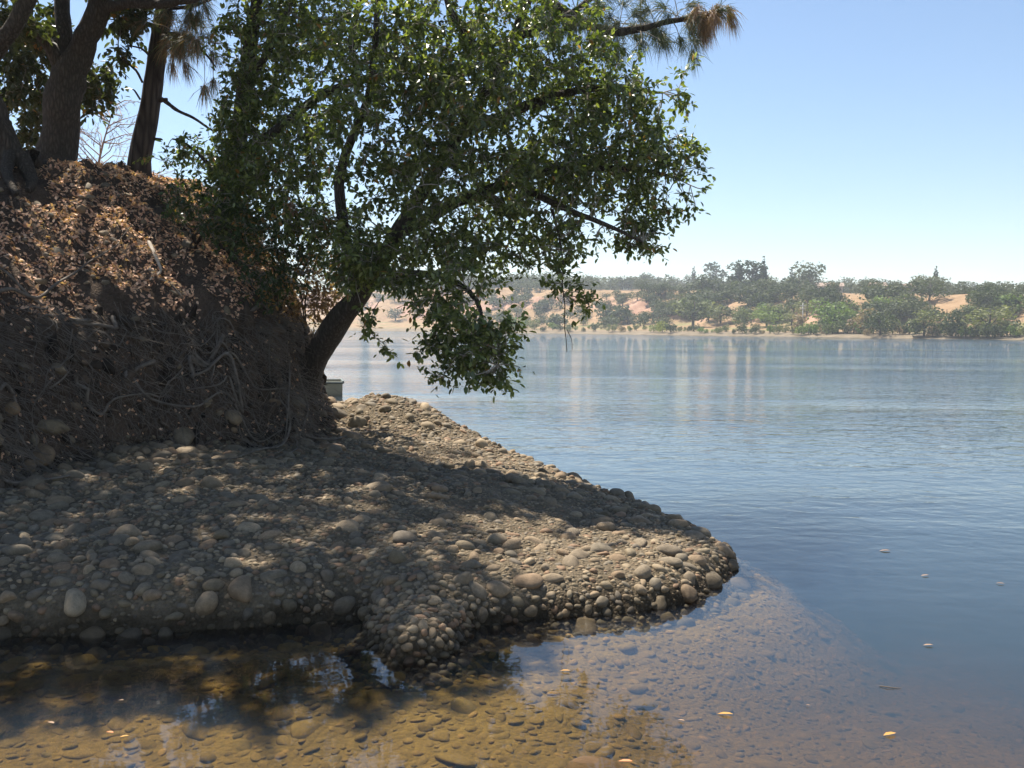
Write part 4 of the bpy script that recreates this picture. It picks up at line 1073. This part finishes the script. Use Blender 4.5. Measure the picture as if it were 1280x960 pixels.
# ridge oaks
FAR = []
xr = 430.0
while xr < 1330:
    back = rng.choice([0, 8, 18, 30]); p = hill_crest(xr, back)
    H = pxh(p, rng.uniform(17, 25) if xr < 840 else rng.uniform(16, 26))
    o = far_tree(p - np.array([0, 0, 0.10 * H]), H, rng.choice(['round', 'round', 'shrub']), 'oak', "oak on the far ridge", "oaks along the far ridge", rng.uniform(1.1, 1.7))
    FAR.append((o, "dark round oak on the far ridge", xr))
    xr += rng.uniform(4.5, 8.5) if xr < 840 else rng.uniform(6.0, 11.0)
xr = 470.0
while xr < 1320:                             # scrub between the ridge trunks
    p = hill_crest(xr, rng.choice([0, 4, 10])); H = pxh(p, rng.uniform(8, 13))
    o = far_tree(p - np.array([0, 0, 0.12 * H]), H, 'shrub', 'oak', "scrub on the far ridge", "scrub along the far ridge", rng.uniform(1.0, 1.6), "far_shrub", "shrub")
    FAR.append((o, "low dark scrub on the far ridge", xr)); xr += rng.uniform(7, 12)
# slope trees
def dens_at(px, py):
    if px < 800: return 0.24 if py < 396 else 0.3
    if px < 880: return 0.9
    if py < 376: return 0.6
    return 0.95
k = 0
while k < 205:
    px, py = rng.uniform(440, 1310), rng.uniform(358, 409)
    if rng.uniform() > dens_at(px, py): continue
    if fbm(px / 40.0, py / 14.0, 2, 99) > 0.63 and px > 870: continue
    p = hill_hit(px, py)
    if p is None: continue
    k += 1
    kind = rng.choice(['round', 'round', 'shrub']); mk = 'oak'
    if py > 388 and px > 860: mk = rng.choice(['oak', 'oak', 'pale', 'bright'])
    hp = rng.uniform(16, 28) if px > 860 else rng.uniform(10, 18)
    o = far_tree(p, pxh(p, hp), kind, mk, "tree on the far hillside", "%s trees on the far hillside" % {'oak': 'dark', 'pale': 'pale', 'bright': 'bright green'}[mk], rng.uniform(1.15, 1.8))
    FAR.append((o, "%s %s %s on the far slope" % ("big" if hp > 20 else "small" if hp < 14 else "mid-sized", {'oak': 'dark oak', 'pale': 'pale tree', 'bright': 'bright green tree'}[mk], "high" if py < 375 else "halfway" if py < 392 else "low"), px))
# shoreline shrubs
xr = 560.0
while xr < 1320:
    py = 412.5 + 0.0155 * (xr - 640) + rng.uniform(-3, 1.2); p = hill_hit(xr, py)
    if p is not None:
        mk = rng.choice(['oak', 'pale', 'bright', 'dry'], p=[.35, .3, .25, .1])
        tall = xr > 1000
        hp = rng.uniform(12, 28) if tall else rng.uniform(6, 15)
        o = far_tree(p, pxh(p, hp), 'shrub', mk, "shrub on the far shore", "%s shrubs along the far shore" % {'oak': 'dark', 'bright': 'bright green'}.get(mk, mk), rng.uniform(0.7, 1.1), "far_shrub", "shrub")
        FAR.append((o, {'oak': "dark shrub", 'pale': "pale willow shrub", 'bright': "bright green shrub", 'dry': "dry brown shrub"}[mk] + " at the far water line", xr))
    xr += rng.uniform(5, 13)
# ones that stand out
for (px, py, hp, kind, mk, wide, lab, cat) in [
    (1045, 417, 46, 'round', 'bright', 1.35, "big rounded bright green tree on the far shore right of the utility pole", "tree"), (1100, 419, 36, 'round', 'oak', 1.2, "dark green tree on the far shore beside the big bright one", "tree"),
    (1155, 420, 34, 'round', 'pale', 1.4, "pale willow on the far shore between two darker trees", "tree"), (1235, 421, 40, 'round', 'pale', 1.6, "broad pale green willow at the right end of the far shore", "tree"), (1190, 420, 32, 'round', 'oak', 1.3, "dark bushy tree on the far shore left of the broad willow", "tree"),
    (828, 415, 17, 'shrub', 'yellow', 1.0, "vivid yellow-green bush at the far water's edge", "bush"), (648, 413, 20, 'shrub', 'bright', 1.0, "green bush under the bare bluff seen past the hanging twig", "bush"), (762, 405, 36, 'shrub', 'oak', 1.1, "large grey-green shrub at the foot of the pale bluff", "shrub"), (700, 410, 22, 'shrub', 'oak', 1.4, "wide dark shrub at the foot of the bare bluff", "shrub"), (866, 410, 44, 'round', 'oak', 1.3, "tall grey-green tree low on the slope left of the pole", "tree"), (930, 412, 30, 'round', 'pale', 1.2, "dusty grey-green tree low on the slope above the shore", "tree"), (998, 416, 24, 'tall', 'dry', 1.4, "brown dead tree beside the utility pole on the far shore", "tree"), (1082, 418, 32, 'tall', 'dry', 1.6, "brown dry tree standing between two green ones on the far shore", "tree")]:
    p = hill_hit(px, py)
    if p is not None: far_tree(p, pxh(p, hp), kind, mk, lab, None, wide, "far_bush" if cat == "bush" else "far_tree", cat)
for (px, hp, kind, lab) in [(953, 31, 'cone', "tallest pointed conifer on the far ridge"), (894, 24, 'tall', "dark narrow cypress standing alone left of the pointed conifer"), (926, 28, 'tall', "leafy tree towering just left of the pointed conifer"), (940, 26, 'tall', "dark tree pressed against the pointed conifer on its left"), (1168, 22, 'cone', "small pointed conifer above the right-hand ridge oaks"), (988, 20, 'cone', "low pointed conifer right of the tallest one"), (1010, 27, 'round', "broad dark oak right of the low pointed conifer"), (866, 18, 'cone', "tiny pointed conifer left of the lone cypress")]:
    p = hill_crest(px, 6); far_tree(p, pxh(p, hp + 12), kind, 'conifer' if kind != 'round' else 'oak', lab, None, 1.5 if kind == 'tall' else 1.3)

# what sets each of the many far trees apart: its kind and its place counted from a landmark one can find
MARKS = [(712, "the hanging twig"), (894, "the lone cypress"), (953, "the pointed conifer"), (1003, "the utility pole"), (1045, "the big bright tree"), (1235, "the broad willow")]
ORD = ["first", "second", "third", "fourth", "fifth", "sixth", "seventh", "eighth", "ninth", "tenth"] + ["%dth" % k for k in range(11, 60)]
bins = {}
for o, d_, px in FAR:
    mx, mn = min(MARKS, key=lambda a: abs(a[0] - px))
    bins.setdefault((d_, mn, px < mx), []).append((abs(px - mx), o))
for (d_, mn, lf), lst in bins.items():
    for n_, (_, o) in enumerate(sorted(lst, key=lambda a: a[0])):
        o["label"] = "%s, %s %s of %s" % (d_, ORD[n_], "left" if lf else "right", mn)

# houses and utility pole across the water
hw = mat_simple("house_wall", (0.42, 0.37, 0.32), 0.8, 2, 0.08); hr = mat_simple("house_roof", (0.30, 0.22, 0.17), 0.85, 2, 0.2); hg = mat_simple("house_window", (0.05, 0.06, 0.07), 0.2, 2, 0.1, 0.0, 0.6)
def house(px, py, w, d, h, lab):
    p = hill_hit(px, py); p = hill_crest(px, -6) if p is None else p
    root = thing("house", lab, "house", tuple(p)); root.rotation_euler = (0, 0, R(rng.uniform(-25, 10)))
    m = MB(); m.box((0, 0, h / 2 - 0.5), (w, d, h + 1)); link("wall", m.mesh("wall", hw, False), root)
    m = MB(); a_, b_ = w / 2 + .5, d / 2 + .5; z0, z1 = h + 0.003, h + d * 0.28
    m.add([[-a_, -b_, z0], [a_, -b_, z0], [a_, b_, z0], [-a_, b_, z0], [-a_, 0, z1], [a_, 0, z1]], [[0, 1, 5, 4], [2, 3, 4, 5], [0, 3, 2, 1]], [[0, 4, 3], [1, 2, 5]]); link("roof", m.mesh("roof", hr, False), root)
    for k_ in range(int(w // 3)):
        m = MB(); m.box((-w / 2 + 1.6 + 3 * k_, -d / 2 - 0.02, h * 0.55), (1.3, 0.1, 1.2)); link("window", m.mesh("window", hg, False), root)
house(1036, 357, 9, 5, 2.4, "long low pale house among the ridge oaks"); house(1096, 355, 4, 4, 2.6, "small white house front among oaks on the ridge"); house(1132, 356, 5, 4, 2.4, "pale house half hidden in the oaks, rightmost on the ridge")
p = hill_hit(1003, 412); pole_m = mat_simple("pole_wood", (0.45, 0.42, 0.38), 0.85, 3)
root = thing("utility_pole", "grey wooden utility pole with a crossarm on the far shore", "utility pole", tuple(p)); H = pxh(p, 33)
m = MB(); v, qd, t3 = tube(np.array([[0, 0, -0.5], [0, 0, H / 2], [0, 0, H]]), [0.2, 0.17, 0.13], 8); m.add(v, qd, t3); link("pole", m.mesh("pole", pole_m), root)
m = MB(); m.box((0, -0.2, H * 0.9), (H * 0.26, 0.15, 0.2)); link("crossarm", m.mesh("crossarm", pole_m, False), root)
m = MB(); m.box((0, -0.2, H * 0.78), (H * 0.2, 0.15, 0.2)); link("crossarm", m.mesh("crossarm", pole_m, False), root)

# ------------------------------------------------------------------ summer haze
m_, nt, o_ = new_mat("haze_air"); g = NT(nt)
pv = g.n("ShaderNodeVolumePrincipled", inp={"Color": (0.82, 0.90, 1.0, 1), "Density": 0.00038, "Anisotropy": 0.2})
nt.links.new(pv.outputs[0], o_.inputs[1])
m = MB(); m.box((0, 450, 27), (1500, 1600, 70))
link("haze", m.mesh("haze", m_, False), None, 'stuff')
